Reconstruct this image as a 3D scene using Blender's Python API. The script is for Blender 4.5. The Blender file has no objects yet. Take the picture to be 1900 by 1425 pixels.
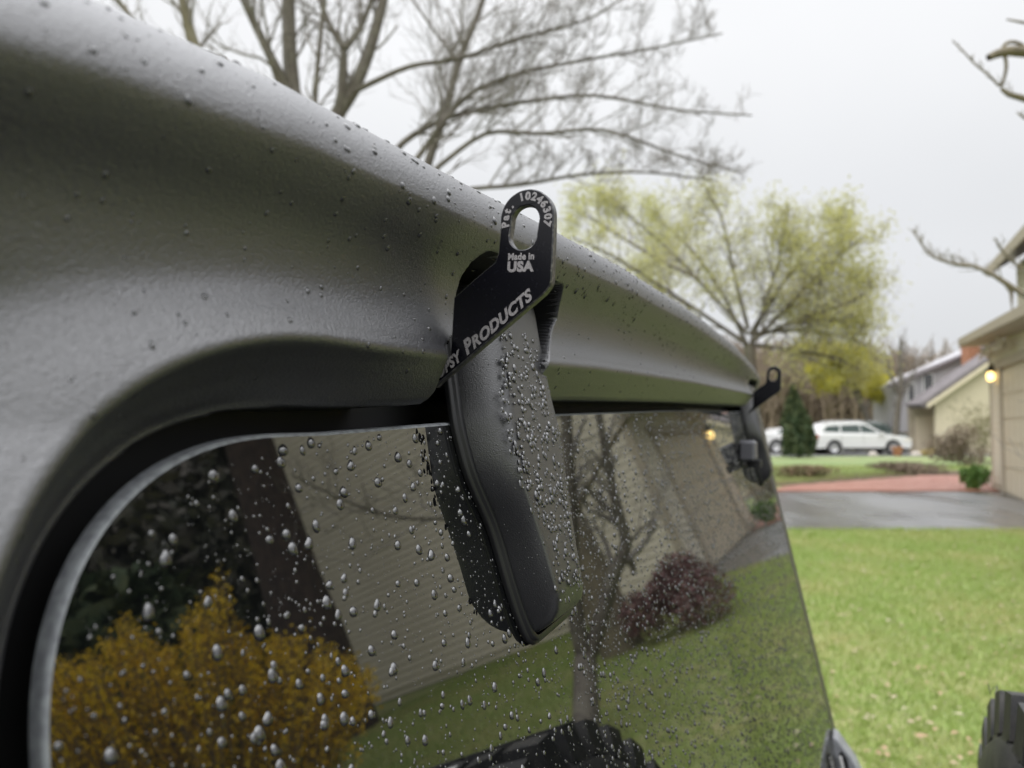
import bpy, math, random
import numpy as np
from mathutils import Vector, Matrix

rng = np.random.default_rng(7)
random.seed(7)
R = math.radians
SC = bpy.context.scene
COL = SC.collection

# ------------------------------------------------------------------ camera, sky, sun, exposure
F, CX, CY, H = 1427.0, 950.0, 712.5, 1.65
TH = math.atan(72.5 / F)
cam_d = bpy.data.cameras.new('camera')
cam = bpy.data.objects.new('camera', cam_d)
COL.objects.link(cam)
cam.location = (0, 0, H)
cam.rotation_euler = (math.pi / 2 + TH, 0, 0)
cam_d.sensor_width = 36.0
cam_d.lens = F / 1900 * 36.0
cam_d.clip_start = 0.01
cam_d.clip_end = 2000
cam_d.dof.use_dof = True
cam_d.dof.focus_distance = 0.385
cam_d.dof.aperture_fstop = 10.0
SC.camera = cam

world = bpy.data.worlds.new('World')
SC.world = world
world.use_nodes = True
nt = world.node_tree
nt.nodes.clear()
w_out = nt.nodes.new('ShaderNodeOutputWorld')
w_bg = nt.nodes.new('ShaderNodeBackground')
w_bg.inputs['Strength'].default_value = 0.1
w_sky = nt.nodes.new('ShaderNodeTexSky')
w_sky.sky_type = 'NISHITA'
w_sky.sun_disc = False
SUN_EL, SUN_ROT = R(50), R(215)
w_sky.sun_elevation = SUN_EL
w_sky.sun_rotation = SUN_ROT
w_hsv = nt.nodes.new('ShaderNodeHueSaturation')
w_hsv.inputs['Saturation'].default_value = 0.15
w_tc = nt.nodes.new('ShaderNodeTexCoord')
w_sep = nt.nodes.new('ShaderNodeSeparateXYZ')
w_ramp = nt.nodes.new('ShaderNodeValToRGB')          # even overcast: brighter towards the zenith
cr = w_ramp.color_ramp
cr.interpolation = 'EASE'
cr.elements[0].position = 0.0
cr.elements[0].color = (6.6 / 40, 6.75 / 40, 6.95 / 40, 1)
cr.elements[1].position = 1.0
cr.elements[1].color = (37 / 40, 37.5 / 40, 38.5 / 40, 1)
e = cr.elements.new(0.22); e.color = (7.6 / 40, 7.75 / 40, 8.0 / 40, 1)
e = cr.elements.new(0.48); e.color = (9.1 / 40, 9.2 / 40, 9.4 / 40, 1)
e = cr.elements.new(0.75); e.color = (24 / 40, 24.3 / 40, 25 / 40, 1)
w_mul = nt.nodes.new('ShaderNodeMix'); w_mul.data_type = 'RGBA'; w_mul.blend_type = 'MULTIPLY'
w_mul.inputs[0].default_value = 1.0
w_mul.inputs[7].default_value = (40, 40, 40, 1)
w_noise = nt.nodes.new('ShaderNodeTexNoise')
w_noise.inputs['Scale'].default_value = 1.6
w_noise.inputs['Detail'].default_value = 4
w_nr = nt.nodes.new('ShaderNodeMapRange')
w_nr.inputs[1].default_value = 0.3; w_nr.inputs[2].default_value = 0.7
w_nr.inputs[3].default_value = 0.95; w_nr.inputs[4].default_value = 1.05
w_cl = nt.nodes.new('ShaderNodeMix'); w_cl.data_type = 'RGBA'; w_cl.blend_type = 'MULTIPLY'
w_cl.inputs[0].default_value = 1.0
w_mix = nt.nodes.new('ShaderNodeMix'); w_mix.data_type = 'RGBA'
w_mix.inputs[0].default_value = 0.06
L_ = nt.links.new
L_(w_tc.outputs['Generated'], w_sep.inputs[0])
L_(w_sep.outputs['Z'], w_ramp.inputs[0])
L_(w_ramp.outputs[0], w_mul.inputs[6])
L_(w_tc.outputs['Generated'], w_noise.inputs['Vector'])
L_(w_noise.outputs[0], w_nr.inputs[0])
L_(w_mul.outputs[2], w_cl.inputs[6])
L_(w_nr.outputs[0], w_cl.inputs[7])
L_(w_sky.outputs[0], w_hsv.inputs['Color'])
L_(w_cl.outputs[2], w_mix.inputs[6])
L_(w_hsv.outputs[0], w_mix.inputs[7])
L_(w_mix.outputs[2], w_bg.inputs['Color'])
L_(w_bg.outputs[0], w_out.inputs['Surface'])

sun_d = bpy.data.lights.new('sun', 'SUN')
sun_d.energy = 1.5
sun_d.angle = R(60)
sun_d.color = (1.0, 0.98, 0.95)
sun = bpy.data.objects.new('sun', sun_d)
COL.objects.link(sun)
sd = Vector((math.sin(SUN_ROT) * math.cos(SUN_EL), math.cos(SUN_ROT) * math.cos(SUN_EL), math.sin(SUN_EL)))
sun.rotation_euler = sd.to_track_quat('Z', 'Y').to_euler()

vs = SC.view_settings
vs.view_transform = 'Standard'; vs.look = 'None'; vs.exposure = 0.09; vs.gamma = 1.0
vs.use_curve_mapping = False
SC.render.engine = 'CYCLES'
SC.cycles.use_denoising = True
SC.cycles.max_bounces = 8
SC.cycles.transmission_bounces = 6
SC.cycles.caustics_reflective = False
SC.cycles.caustics_refractive = False

# ------------------------------------------------------------------ frames of reference
PHI, TAU, D0 = R(23.9), R(12.3), -0.185
T = np.array([math.sin(PHI), math.cos(PHI), 0.0])     # along the tail of the vehicle
N = np.array([math.cos(PHI), -math.sin(PHI), 0.0])    # out of the tail
UP = np.array([0, 0, 1.0])
TT = math.tan(TAU)
gn = N * math.cos(TAU) + UP * math.sin(TAU)

def W(u, w, z):
    u, w, z = np.broadcast_arrays(np.asarray(u, float), np.asarray(w, float), np.asarray(z, float))
    return u[..., None] * T + (w[..., None] + D0) * N + (z[..., None] + H) * UP

def ray(x, y):
    a = (x - CX) / F; b = -(y - CY) / F
    return np.array([a, math.cos(TH) - b * math.sin(TH), math.sin(TH) + b * math.cos(TH)])

def at(x, y, Y):
    d = ray(x, y)
    return np.array([0, 0, H]) + d * (Y / d[1])

def refl_at(x, y, dist):
    """the place that the window pane shows at (x, y), dist metres off along the ground"""
    d = ray(x, y); q = N * D0
    p = d * (np.dot(q, gn) / np.dot(d, gn)) + [0, 0, H]
    r = d - 2 * np.dot(d, gn) * gn
    return p + r * (dist / math.hypot(r[0], r[1]))

# ------------------------------------------------------------------ mesh helpers
OWN = {}

def fin(o, parent=None, label=None, cat=None, group=None, kind=None):
    COL.objects.link(o)
    if parent is not None: o.parent = parent
    tag(o, label, cat, group, kind)
    return o

def tag(o, label=None, cat=None, group=None, kind=None):
    if label: o['label'] = label
    if cat: o['category'] = cat
    if group: o['group'] = group
    if kind: o['kind'] = kind

def empty(name, loc, **kw):
    o = bpy.data.objects.new(name, None)
    o.empty_display_size = 0.1
    o.location = loc
    OWN[o.name] = np.array(loc, float)
    fin(o, **kw)
    return o

def wloc(o):
    p = np.zeros(3)
    while o is not None:
        p = p + np.array(o.location); o = o.parent
    return p

class MB:
    def __init__(s): s.v = []; s.f = []; s.n = 0
    def add(s, v, f):
        v = np.asarray(v, float).reshape(-1, 3)
        s.v.append(v); s.f += [tuple(i + s.n for i in q) for q in f]; s.n += len(v)
    def arr(s, v, f):
        """fast: f an int array"""
        v = np.asarray(v, float).reshape(-1, 3)
        s.v.append(v); s.f += (np.asarray(f) + s.n).tolist(); s.n += len(v)
    def box(s, c, size, rot=0.0, ax=None):
        hx, hy, hz = [q / 2 for q in size]
        p = np.array([[x, y, z] for x in (-hx, hx) for y in (-hy, hy) for z in (-hz, hz)])
        if ax is not None: p = p @ np.array(ax)
        elif rot:
            c_, s_ = math.cos(rot), math.sin(rot)
            p = p @ np.array([[c_, s_, 0], [-s_, c_, 0], [0, 0, 1]])
        s.add(p + np.array(c), [(0, 1, 3, 2), (4, 6, 7, 5), (0, 4, 5, 1), (2, 3, 7, 6), (0, 2, 6, 4), (1, 5, 7, 3)])
    def tube(s, pts, rad, sides=5, cap=True):
        pts = np.asarray(pts, float); n = len(pts)
        rad = np.broadcast_to(np.asarray(rad, float), (n,))
        tan = np.gradient(pts, axis=0)
        tan /= np.linalg.norm(tan, axis=1)[:, None] + 1e-12
        ref = np.array([0, 0, 1.0]) if abs(tan[0][2]) < .9 else np.array([1.0, 0, 0])
        a = np.cross(tan, ref); a /= np.linalg.norm(a, axis=1)[:, None] + 1e-9
        b = np.cross(tan, a)
        th = np.arange(sides) * 2 * math.pi / sides
        ring = pts[:, None] + rad[:, None, None] * (np.cos(th)[None, :, None] * a[:, None] + np.sin(th)[None, :, None] * b[:, None])
        i = np.arange(n - 1)[:, None] * sides; j = np.arange(sides)[None]; j2 = (j + 1) % sides
        q = np.stack([i + j, i + j2, i + sides + j2, i + sides + j], -1).reshape(-1, 4)
        s.arr(ring, q)
        if cap:
            s.f.append(tuple(s.n - sides + k for k in range(sides)))
            s.f.append(tuple(s.n - sides * n + k for k in range(sides))[::-1])
    def grid(s, P, close=False):
        n, m = P.shape[:2]
        i = np.arange(n - 1)[:, None] * m
        j = np.arange(m if close else m - 1)[None]; j2 = (j + 1) % m
        q = np.stack([i + j, i + j2, i + m + j2, i + m + j], -1).reshape(-1, 4)
        s.arr(P, q)
    def prism(s, poly, d):
        """poly: k points, extruded by the vector d"""
        poly = np.asarray(poly, float); k = len(poly)
        s.add(np.vstack([poly, poly + np.asarray(d, float)]),
              [tuple(range(k))[::-1], tuple(range(k, 2 * k))] + [(i, (i + 1) % k, k + (i + 1) % k, k + i) for i in range(k)])
    def build(s, name, m, parent=None, smooth=False, label=None, cat=None, group=None, kind=None, fix=True, merge=False):
        v = np.vstack(s.v)
        me = bpy.data.meshes.new(name)
        if parent is not None: off = wloc(parent)
        elif label is not None or kind == 'stuff':
            off = np.array([(v[:, 0].min() + v[:, 0].max()) / 2, (v[:, 1].min() + v[:, 1].max()) / 2, v[:, 2].min()])
        else: off = np.zeros(3)
        me.from_pydata((v - off).tolist(), [], s.f)
        if fix or merge:
            import bmesh
            bm = bmesh.new(); bm.from_mesh(me)
            if merge: bmesh.ops.remove_doubles(bm, verts=bm.verts, dist=2e-5)
            bmesh.ops.recalc_face_normals(bm, faces=bm.faces)
            bm.to_mesh(me); bm.free()
        if smooth: me.polygons.foreach_set('use_smooth', [True] * len(me.polygons))
        me.materials.append(m)
        o = bpy.data.objects.new(name, me)
        if parent is None: o.location = off
        return fin(o, parent, label, cat, group, kind)

def auto_smooth(o, ang=35):
    me = o.data
    me.polygons.foreach_set('use_smooth', [True] * len(me.polygons))
    me.set_sharp_from_angle(angle=R(ang))
    return o

# ------------------------------------------------------------------ materials
MATS = {}
def mat(name, col, rough=0.6, metal=0.0, ior=1.5, spec=0.5, noise=None, bump=None, coat=0.0, trans=0.0, emit=None, trl=0.0):
    """noise: (scale, second colour, detail, low, high); bump: list of (scale, distance, detail)"""
    m = bpy.data.materials.new(name); m.use_nodes = True
    nd, lk = m.node_tree.nodes, m.node_tree.links
    p = nd['Principled BSDF']
    p.inputs['Base Color'].default_value = (*col, 1)
    p.inputs['Roughness'].default_value = rough
    p.inputs['Metallic'].default_value = metal
    p.inputs['IOR'].default_value = ior
    p.inputs['Specular IOR Level'].default_value = spec
    p.inputs['Coat Weight'].default_value = coat
    p.inputs['Coat Roughness'].default_value = 0.08
    p.inputs['Transmission Weight'].default_value = trans
    if emit:
        p.inputs['Emission Color'].default_value = (*emit[0], 1); p.inputs['Emission Strength'].default_value = emit[1]
    tc = nd.new('ShaderNodeTexCoord')
    if noise:
        if not isinstance(noise, list): noise = [noise]
        prev = None
        for k, (sc, c2, det, lo, hi) in enumerate(noise):
            nz = nd.new('ShaderNodeTexNoise'); nz.inputs['Scale'].default_value = sc; nz.inputs['Detail'].default_value = det
            lk.new(tc.outputs['Object'], nz.inputs['Vector'])
            mr = nd.new('ShaderNodeMapRange'); mr.inputs[1].default_value = lo; mr.inputs[2].default_value = hi
            lk.new(nz.outputs[0], mr.inputs[0])
            mx = nd.new('ShaderNodeMix'); mx.data_type = 'RGBA'
            mx.inputs[6].default_value = (*col, 1); mx.inputs[7].default_value = (*c2, 1)
            if prev is not None: lk.new(prev, mx.inputs[6])
            lk.new(mr.outputs[0], mx.inputs[0]); prev = mx.outputs[2]
        lk.new(prev, p.inputs['Base Color'])
    if bump:
        prev = None
        for sc, dist, det in bump:
            nz = nd.new('ShaderNodeTexNoise'); nz.inputs['Scale'].default_value = sc; nz.inputs['Detail'].default_value = det
            lk.new(tc.outputs['Object'], nz.inputs['Vector'])
            b = nd.new('ShaderNodeBump'); b.inputs['Distance'].default_value = dist; b.inputs['Strength'].default_value = 1.0
            lk.new(nz.outputs[0], b.inputs['Height'])
            if prev is not None: lk.new(prev, b.inputs['Normal'])
            prev = b.outputs[0]
        lk.new(prev, p.inputs['Normal'])
    if trl:
        t = nd.new('ShaderNodeBsdfTranslucent'); t.inputs[0].default_value = (*col, 1)
        ms = nd.new('ShaderNodeMixShader'); ms.inputs[0].default_value = trl
        lk.new(p.outputs[0], ms.inputs[1]); lk.new(t.outputs[0], ms.inputs[2])
        lk.new(ms.outputs[0], nd['Material Output'].inputs[0])
    MATS[name] = m
    return m

M_TOP = mat('hardtop_plastic', (0.025, 0.0255, 0.031), 0.36, ior=2.3, spec=0.5,
            noise=[(14, (0.031, 0.031, 0.037), 4, .35, .7), (420, (0.019, 0.019, 0.024), 3, .4, .75)],
            bump=[(1600, 0.00030, 2), (700, 0.00022, 2)])
M_GLASS = mat('tinted_window_glass', (0.004, 0.0045, 0.005), 0.010, ior=2.12, spec=0.5)
M_EDGE = mat('ground_glass_edge', (0.34, 0.36, 0.38), 0.35, noise=(300, (0.22, 0.23, 0.25), 3, .4, .65))
M_GAP = mat('black_seal_and_pocket_shade', (0.006, 0.006, 0.007), 0.7)  # black rubber parts, and the shade painted inside the hinge pockets
M_HINGE = mat('grained_black_plastic', (0.020, 0.020, 0.024), 0.36, ior=2.0, spec=0.5,
              bump=[(1500, 0.00020, 2)])
M_GASK = mat('gasket_rubber', (0.012, 0.012, 0.014), 0.42, bump=[(900, 0.00005, 2)])
M_PLATE = mat('black_anodised_plate', (0.004, 0.004, 0.0065), 0.22, ior=1.36, spec=0.5,
              noise=(900, (0.02, 0.02, 0.028), 6, .62, .8), bump=[(1600, 0.00002, 2)])
M_PEDGE = mat('worn_plate_edge', (0.06, 0.06, 0.065), 0.28, metal=0.6, noise=(500, (0.20, 0.19, 0.18), 4, .5, .7))
M_ENGR = mat('engraved_lettering', (0.30, 0.285, 0.29), 0.55, noise=(2500, (0.17, 0.16, 0.17), 2, .45, .6))
M_WATER = mat('water_drop', (0.010, 0.010, 0.012), 0.02, ior=2.15)
M_TYRE = mat('tyre_rubber', (0.030, 0.030, 0.031), 0.50, noise=(30, (0.070, 0.066, 0.06), 4, .45, .7), bump=[(300, 0.0005, 3)])
M_RIM = mat('dark_alloy', (0.08, 0.08, 0.085), 0.35, metal=0.8)
M_PAINT = mat('dark_body_paint', (0.03, 0.032, 0.036), 0.18, coat=0.6)
M_SILV = mat('silver_grey_plastic', (0.30, 0.31, 0.33), 0.38, noise=(60, (0.2, 0.21, 0.22), 3, .4, .7))

M_SOIL = mat('lawn_ground', (0.185, 0.235, 0.075), 0.95,
             noise=[(0.9, (0.30, 0.28, 0.13), 5, .42, .66), (7, (0.18, 0.25, 0.06), 4, .45, .65), (45, (0.24, 0.215, 0.10), 3, .5, .72)],
             bump=[(30, 0.03, 4)])
M_GRASS = mat('grass_blade', (0.30, 0.39, 0.11), 0.55, noise=[(0.8, (0.48, 0.44, 0.20), 5, .42, .66), (9, (0.26, 0.36, 0.08), 3, .45, .7)], trl=0.35)
M_FARLAWN = mat('far_lawn', (0.165, 0.225, 0.085), 0.95, noise=[(0.35, (0.21, 0.235, 0.10), 5, .4, .65)], bump=[(8, 0.03, 4)])
M_ASPH = mat('wet_asphalt', (0.13, 0.13, 0.134), 0.48, ior=2.6, noise=[(0.5, (0.11, 0.108, 0.105), 5, .4, .65), (40, (0.07, 0.07, 0.072), 3, .4, .7)],
             bump=[(90, 0.003, 3), (0.8, 0.006, 3)])
def rough_patches(m, sc, lo, hi):
    nd, lk = m.node_tree.nodes, m.node_tree.links
    tc = nd.new('ShaderNodeTexCoord'); nz = nd.new('ShaderNodeTexNoise'); nz.inputs['Scale'].default_value = sc; nz.inputs['Detail'].default_value = 3
    mp = nd.new('ShaderNodeMapping'); mp.inputs['Scale'].default_value = (1, .45, 1)
    mr = nd.new('ShaderNodeMapRange'); mr.inputs[1].default_value = .40; mr.inputs[2].default_value = .62; mr.inputs[3].default_value = lo; mr.inputs[4].default_value = hi
    lk.new(tc.outputs['Object'], mp.inputs[0]); lk.new(mp.outputs[0], nz.inputs['Vector']); lk.new(nz.outputs[0], mr.inputs[0]); lk.new(mr.outputs[0], nd['Principled BSDF'].inputs['Roughness'])
rough_patches(M_ASPH, .45, .12, .55)
M_BRICKP = mat('wet_red_paver', (0.36, 0.155, 0.115), 0.38, noise=[(1.5, (0.44, 0.22, 0.17), 4, .35, .7)], bump=[(60, 0.004, 2)])
M_MORT = mat('paver_joint_sand', (0.20, 0.13, 0.10), 0.9)
M_MULCH = mat('brown_mulch', (0.085, 0.055, 0.035), 0.95, noise=[(3, (0.13, 0.10, 0.05), 5, .4, .65)], bump=[(20, 0.05, 4)])
M_SIDE = mat('tan_clapboard', (0.68, 0.63, 0.52), 0.6, noise=[(0.7, (0.63, 0.58, 0.47), 4, .4, .7)])
M_SIDE2 = mat('yellow_clapboard', (0.64, 0.57, 0.42), 0.6, noise=[(0.5, (0.59, 0.53, 0.39), 4, .4, .7)])
M_TRIM = mat('taupe_trim', (0.42, 0.37, 0.285), 0.55, noise=[(3, (0.38, 0.33, 0.26), 3, .4, .7)])
M_DOOR = mat('cream_garage_door', (0.60, 0.53, 0.41), 0.5)
M_SHING = mat('grey_brown_shingle', (0.16, 0.145, 0.13), 0.85, noise=[(5, (0.11, 0.10, 0.095), 4, .4, .7)], bump=[(12, 0.02, 2)])
M_SHING2 = mat('mauve_shingle', (0.15, 0.135, 0.14), 0.9, noise=[(2, (0.19, 0.17, 0.175), 4, .4, .7)])
M_GREYW = mat('grey_siding', (0.40, 0.39, 0.41), 0.7)
M_CHIM = mat('orange_brick', (0.42, 0.20, 0.12), 0.8)
M_WHITE = mat('white_trim', (0.75, 0.75, 0.74), 0.5)
M_WIN = mat('window_pane', (0.10, 0.105, 0.115), 0.05, ior=1.6)
M_LAMP = mat('lit_lamp_glass', (1, 0.8, 0.35), 0.3, emit=((1.0, 0.70, 0.25), 3.2))
M_IRON = mat('dark_lamp_metal', (0.05, 0.045, 0.035), 0.4, metal=0.5)
M_BARK = mat('wet_bark', (0.115, 0.098, 0.078), 0.75, noise=[(4, (0.17, 0.155, 0.12), 5, .4, .65), (18, (0.07, 0.06, 0.05), 3, .5, .7)], bump=[(25, 0.02, 4)])
M_TWIG = mat('grey_twig', (0.22, 0.20, 0.185), 0.8)
M_BARK2 = mat('maroon_bark', (0.045, 0.032, 0.028), 0.85, noise=[(6, (0.08, 0.055, 0.045), 4, .4, .65)], bump=[(25, 0.02, 4)])
M_LEAF = mat('spring_leaf', (0.53, 0.53, 0.20), 0.6, noise=[(0.6, (0.46, 0.42, 0.24), 3, .4, .65)], trl=0.5)
M_LEAF2 = mat('bright_yellow_leaf', (0.50, 0.46, 0.05), 0.6, noise=[(0.8, (0.38, 0.37, 0.07), 3, .4, .65)], trl=0.5)
M_CONI = mat('conifer_needle', (0.045, 0.075, 0.032), 0.8, noise=[(2.5, (0.08, 0.10, 0.04), 3, .4, .65)])
M_FORS = mat('forsythia_blossom', (0.90, 0.64, 0.04), 0.6, noise=[(1.6, (0.70, 0.45, 0.03), 4, .42, .62), (5, (0.95, 0.74, 0.07), 3, .5, .7)], trl=0.3)
M_MAROON = mat('maroon_leaf', (0.12, 0.055, 0.055), 0.6, noise=[(4, (0.18, 0.10, 0.09), 3, .4, .65)])
M_GREENB = mat('bright_green_leaf', (0.13, 0.24, 0.05), 0.55, noise=[(6, (0.08, 0.17, 0.035), 3, .4, .65)], trl=0.25)
M_BROWNT = mat('brown_brush', (0.20, 0.155, 0.115), 0.9, noise=[(0.3, (0.26, 0.21, 0.15), 4, .4, .65)])
M_HILL = mat('brown_hillside', (0.19, 0.15, 0.115), 0.95, noise=[(0.15, (0.24, 0.20, 0.15), 5, .4, .65), (1.5, (0.15, 0.115, 0.09), 4, .45, .65)], bump=[(1, 0.3, 4)])
M_CARW = mat('white_car_paint', (0.72, 0.72, 0.72), 0.2, coat=0.5)
M_CARG = mat('grey_green_car_paint', (0.20, 0.23, 0.22), 0.25, coat=0.5)
M_CARB = mat('black_car_trim', (0.03, 0.03, 0.03), 0.5)
M_CWIN = mat('car_window', (0.05, 0.07, 0.065), 0.05, ior=1.6)
M_RED = mat('tail_lamp_red', (0.45, 0.04, 0.03), 0.2)
M_LITE = mat('headlamp_lens', (0.75, 0.72, 0.66), 0.15)
M_WHEEL = mat('silver_wheel', (0.55, 0.55, 0.56), 0.3, metal=0.6)
M_POT = mat('terracotta', (0.40, 0.19, 0.09), 0.8)
M_ROCK = mat('pale_stone', (0.42, 0.38, 0.34), 0.9)

def sheet(name, x0, x1, y0, y1, z, m, nx=2, ny=2, **kw):
    b = MB(); xs = np.linspace(x0, x1, nx); ys = np.linspace(y0, y1, ny)
    X, Y = np.meshgrid(xs, ys)
    b.grid(np.stack([X, Y, np.full_like(X, z)], -1))
    return b.build(name, m, kind='structure', fix=False, **kw)

# ------------------------------------------------------------------ ground
sheet('lawn', -500, 500, -500, 900, -0.02, M_SOIL)
b = MB(); b.add([(-14, 12.3, -.012), (30, 11.7, -.012), (30, 18.75, -.012), (-14, 18.65, -.012)], [(0, 1, 2, 3)])
b.build('driveway', M_ASPH, kind='structure', fix=False)
b = MB(); b.add([(3.5, 19.6, -.016), (8.0, 21.2, -.016), (12.9, 24.4, -.016), (16, 25.4, -.016), (30, 26, -.016), (30, 38.6, -.016), (-30, 38.6, -.016), (-30, 19.4, -.016)], [tuple(range(8))])
b.build('far_lawn', M_FARLAWN, kind='structure', fix=False)
b = MB(); b.add([(-40, 38.6, -.010), (60, 38.6, -.010), (60, 48, -.010), (-40, 48, -.010)], [(0, 1, 2, 3)])
b.build('road', M_ASPH, kind='structure', fix=False)
dp = [W(u, w, -H - .012)[()] for u, w in ((-14, -4.5), (2.7, -4.5), (2.7, 6.0), (-14, 6.0))]
b = MB(); b.add(np.array(dp), [(3, 2, 1, 0)])
b.build('parking_pad', mat('dark_wet_asphalt', (.035, .035, .037), .3, bump=[(90, .003, 3)]), kind='structure', fix=False)  # unseen asphalt, widened and darkened to keep hardtop reflections dark and neutral
# brick path with its bedding, wedge shaped, between driveway and lawn
pa = np.array([[6.3, 18.78], [16.0, 18.82], [16.0, 24.3], [12.9, 24.2], [9.6, 21.9], [7.3, 20.3]])
b = MB(); b.add([(x, y, -.008) for x, y in pa], [tuple(range(6))])
path = b.build('brick_path', M_MORT, kind='structure', fix=False)

def inside(p, poly):
    c = False; n = len(poly)
    for i in range(n):
        x1, y1 = poly[i]; x2, y2 = poly[(i + 1) % n]
        if (y1 > p[1]) != (y2 > p[1]) and p[0] < (x2 - x1) * (p[1] - y1) / (y2 - y1) + x1: c = not c
    return c
b = MB()
for iy in range(60):
    for ix in range(50):
        x = 6.2 + ix * .205 + (iy % 2) * .1; y = 18.85 + iy * .1
        if inside((x, y), pa) and inside((x + .1, y + .05), pa) and x < 12.0 + (y - 19.8) * .44 + .2:
            b.box((x, y, .004 + random.uniform(-.003, .003)), (.193, .09, .03))
b.build('paving_bricks', M_BRICKP, path, kind='stuff', fix=False)
# mulch bed behind the path
b = MB(); b.add([(6.6, 20.2, -.006), (8.9, 21.6, -.006), (12.6, 24.35, -.006), (16.5, 24.6, -.006), (17, 27.6, -.006), (11, 25.4, -.006), (7.8, 22.6, -.006), (6.0, 20.9, -.006)], [tuple(range(8))])
b.build('mulch_bed', M_MULCH, kind='structure', fix=False)

# grass blades of the near lawn
def blades(n, x0, x1, y0, y1, hgt, seed, cond=None):
    g = np.random.default_rng(seed)
    y = y0 + (y1 - y0) * g.random(n) ** 1.25
    x = x0 + (x1 - x0) * g.random(n)
    if cond is not None:
        k = cond(x, y); x = x[k]; y = y[k]; n = len(x)
    th = g.random(n) * 6.283; h = hgt * (.5 + g.random(n)); wd = .004 + .005 * g.random(n)
    lean = g.normal(0, .5, (n, 2)) * h[:, None]
    A = np.stack([x - wd * np.cos(th), y - wd * np.sin(th), np.full(n, -.021)], -1)
    B = np.stack([x + wd * np.cos(th), y + wd * np.sin(th), np.full(n, -.021)], -1)
    C = np.stack([x + lean[:, 0], y + lean[:, 1], h - .02], -1)
    v = np.stack([A, B, C], 1).reshape(-1, 3)
    f = np.arange(3 * n).reshape(-1, 3)
    return v, f
b = MB(); b.arr(*blades(150000, 0.8, 9, 3.0, 12.25, .04, 3, lambda x, y: (x / y < .72) & (x / y > .3)))
b.arr(*blades(90000, 2.5, 13.5, 2.5, 12.0, .045, 5, lambda x, y: (x / y > .7) & (x / y < 2.6)))
b.arr(*blades(40000, 5, 18, 19.5, 30, .09, 6, lambda x, y: (x / y > .3) & (x / y < .66) & (y > 20.8 + .72 * np.maximum(x - 7, 0))))
b.arr(*blades(70000, -12, 4, 3.5, 12.0, .045, 8, lambda x, y: (x / y < .3) & (x / y > -1.2) & ~((.405 * x + .914 * y < 2.9) & (.914 * x - .405 * y < 6.2))))
b.build('grass', M_GRASS, label='short patchy spring lawn grass, yellow-green', cat='grass', kind='stuff', fix=False)
# fallen leaves on the lawn
b = MB(); g = np.random.default_rng(11)
for k in range(420):
    y = 3.2 + 9 * g.random() ** 1.2; x = y * (.33 + .42 * g.random()); a = g.random() * 6.28; s = .012 + .02 * g.random()
    c, s_ = math.cos(a) * s, math.sin(a) * s; z = .012 + .02 * g.random()
    b.add([(x - c, y - s_, z), (x + s_ * .5, y - c * .5, z + .006), (x + c, y + s_, z + .002), (x - s_ * .5, y + c * .5, z + .008)], [(0, 1, 2, 3)])
b.build('fallen_leaves', mat('dry_leaf', (0.36, 0.24, 0.15), 0.7, noise=[(2, (0.5, 0.42, 0.33), 2, .4, .6)]), label='small dry tan leaves scattered over the lawn', cat='leaves', kind='stuff', fix=False)

# hillside of bare brown woods far off
b = MB(); xs = np.linspace(-60, 60, 90); rows = []
for k, (y, zz) in enumerate([(56, -.5), (60, 2.2), (66, 4.2), (75, 5.6), (100, 6.0)]):
    rows.append([(x, y + 1.5 * math.sin(x * .3 + k), zz * (1 + .12 * math.sin(x * .55 + 1) + .08 * math.sin(x * 1.7) + .06 * math.sin(x * 4.1)) * min(1, max(.2, (38 - x) / 6)) - .2) for x in xs])
b.grid(np.array(rows)); b.build('hillside', M_HILL, kind='structure', smooth=True, fix=False)

# ------------------------------------------------------------------ the vehicle: hardtop, window, hinges, brackets, tailgate, spare wheel
veh = empty('off_road_vehicle', W(0.91, -0.3, -H), label='rain-wet dark grey hardtop of an off-road vehicle filling the left, rear window closed', cat='vehicle')

def interp(x, xs, ys): return np.interp(x, xs, ys)
def sstep(x, a, b):
    t = np.clip((x - a) / (b - a), 0, 1); return t * t * (3 - 2 * t)

UL, UR = 0.1195, 1.702
def zt(u):      # height of the pane's top edge along the tail
    return interp(u, [.10, .24, .335, .507, .858, 1.3, 1.6, 1.8], [-.0045, -.0035, 0, .0064, .0138, .0195, .0216, .021])
def zc(u):      # crown of the roof lip
    return interp(u, [.0, .085, .116, .185, .31, .38, .57, .8, 1.2, 1.5, 1.8], [-.026, -.017, -.012, -.005, -.001, .002, .009, .012, .009, .002, -.02])

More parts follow.
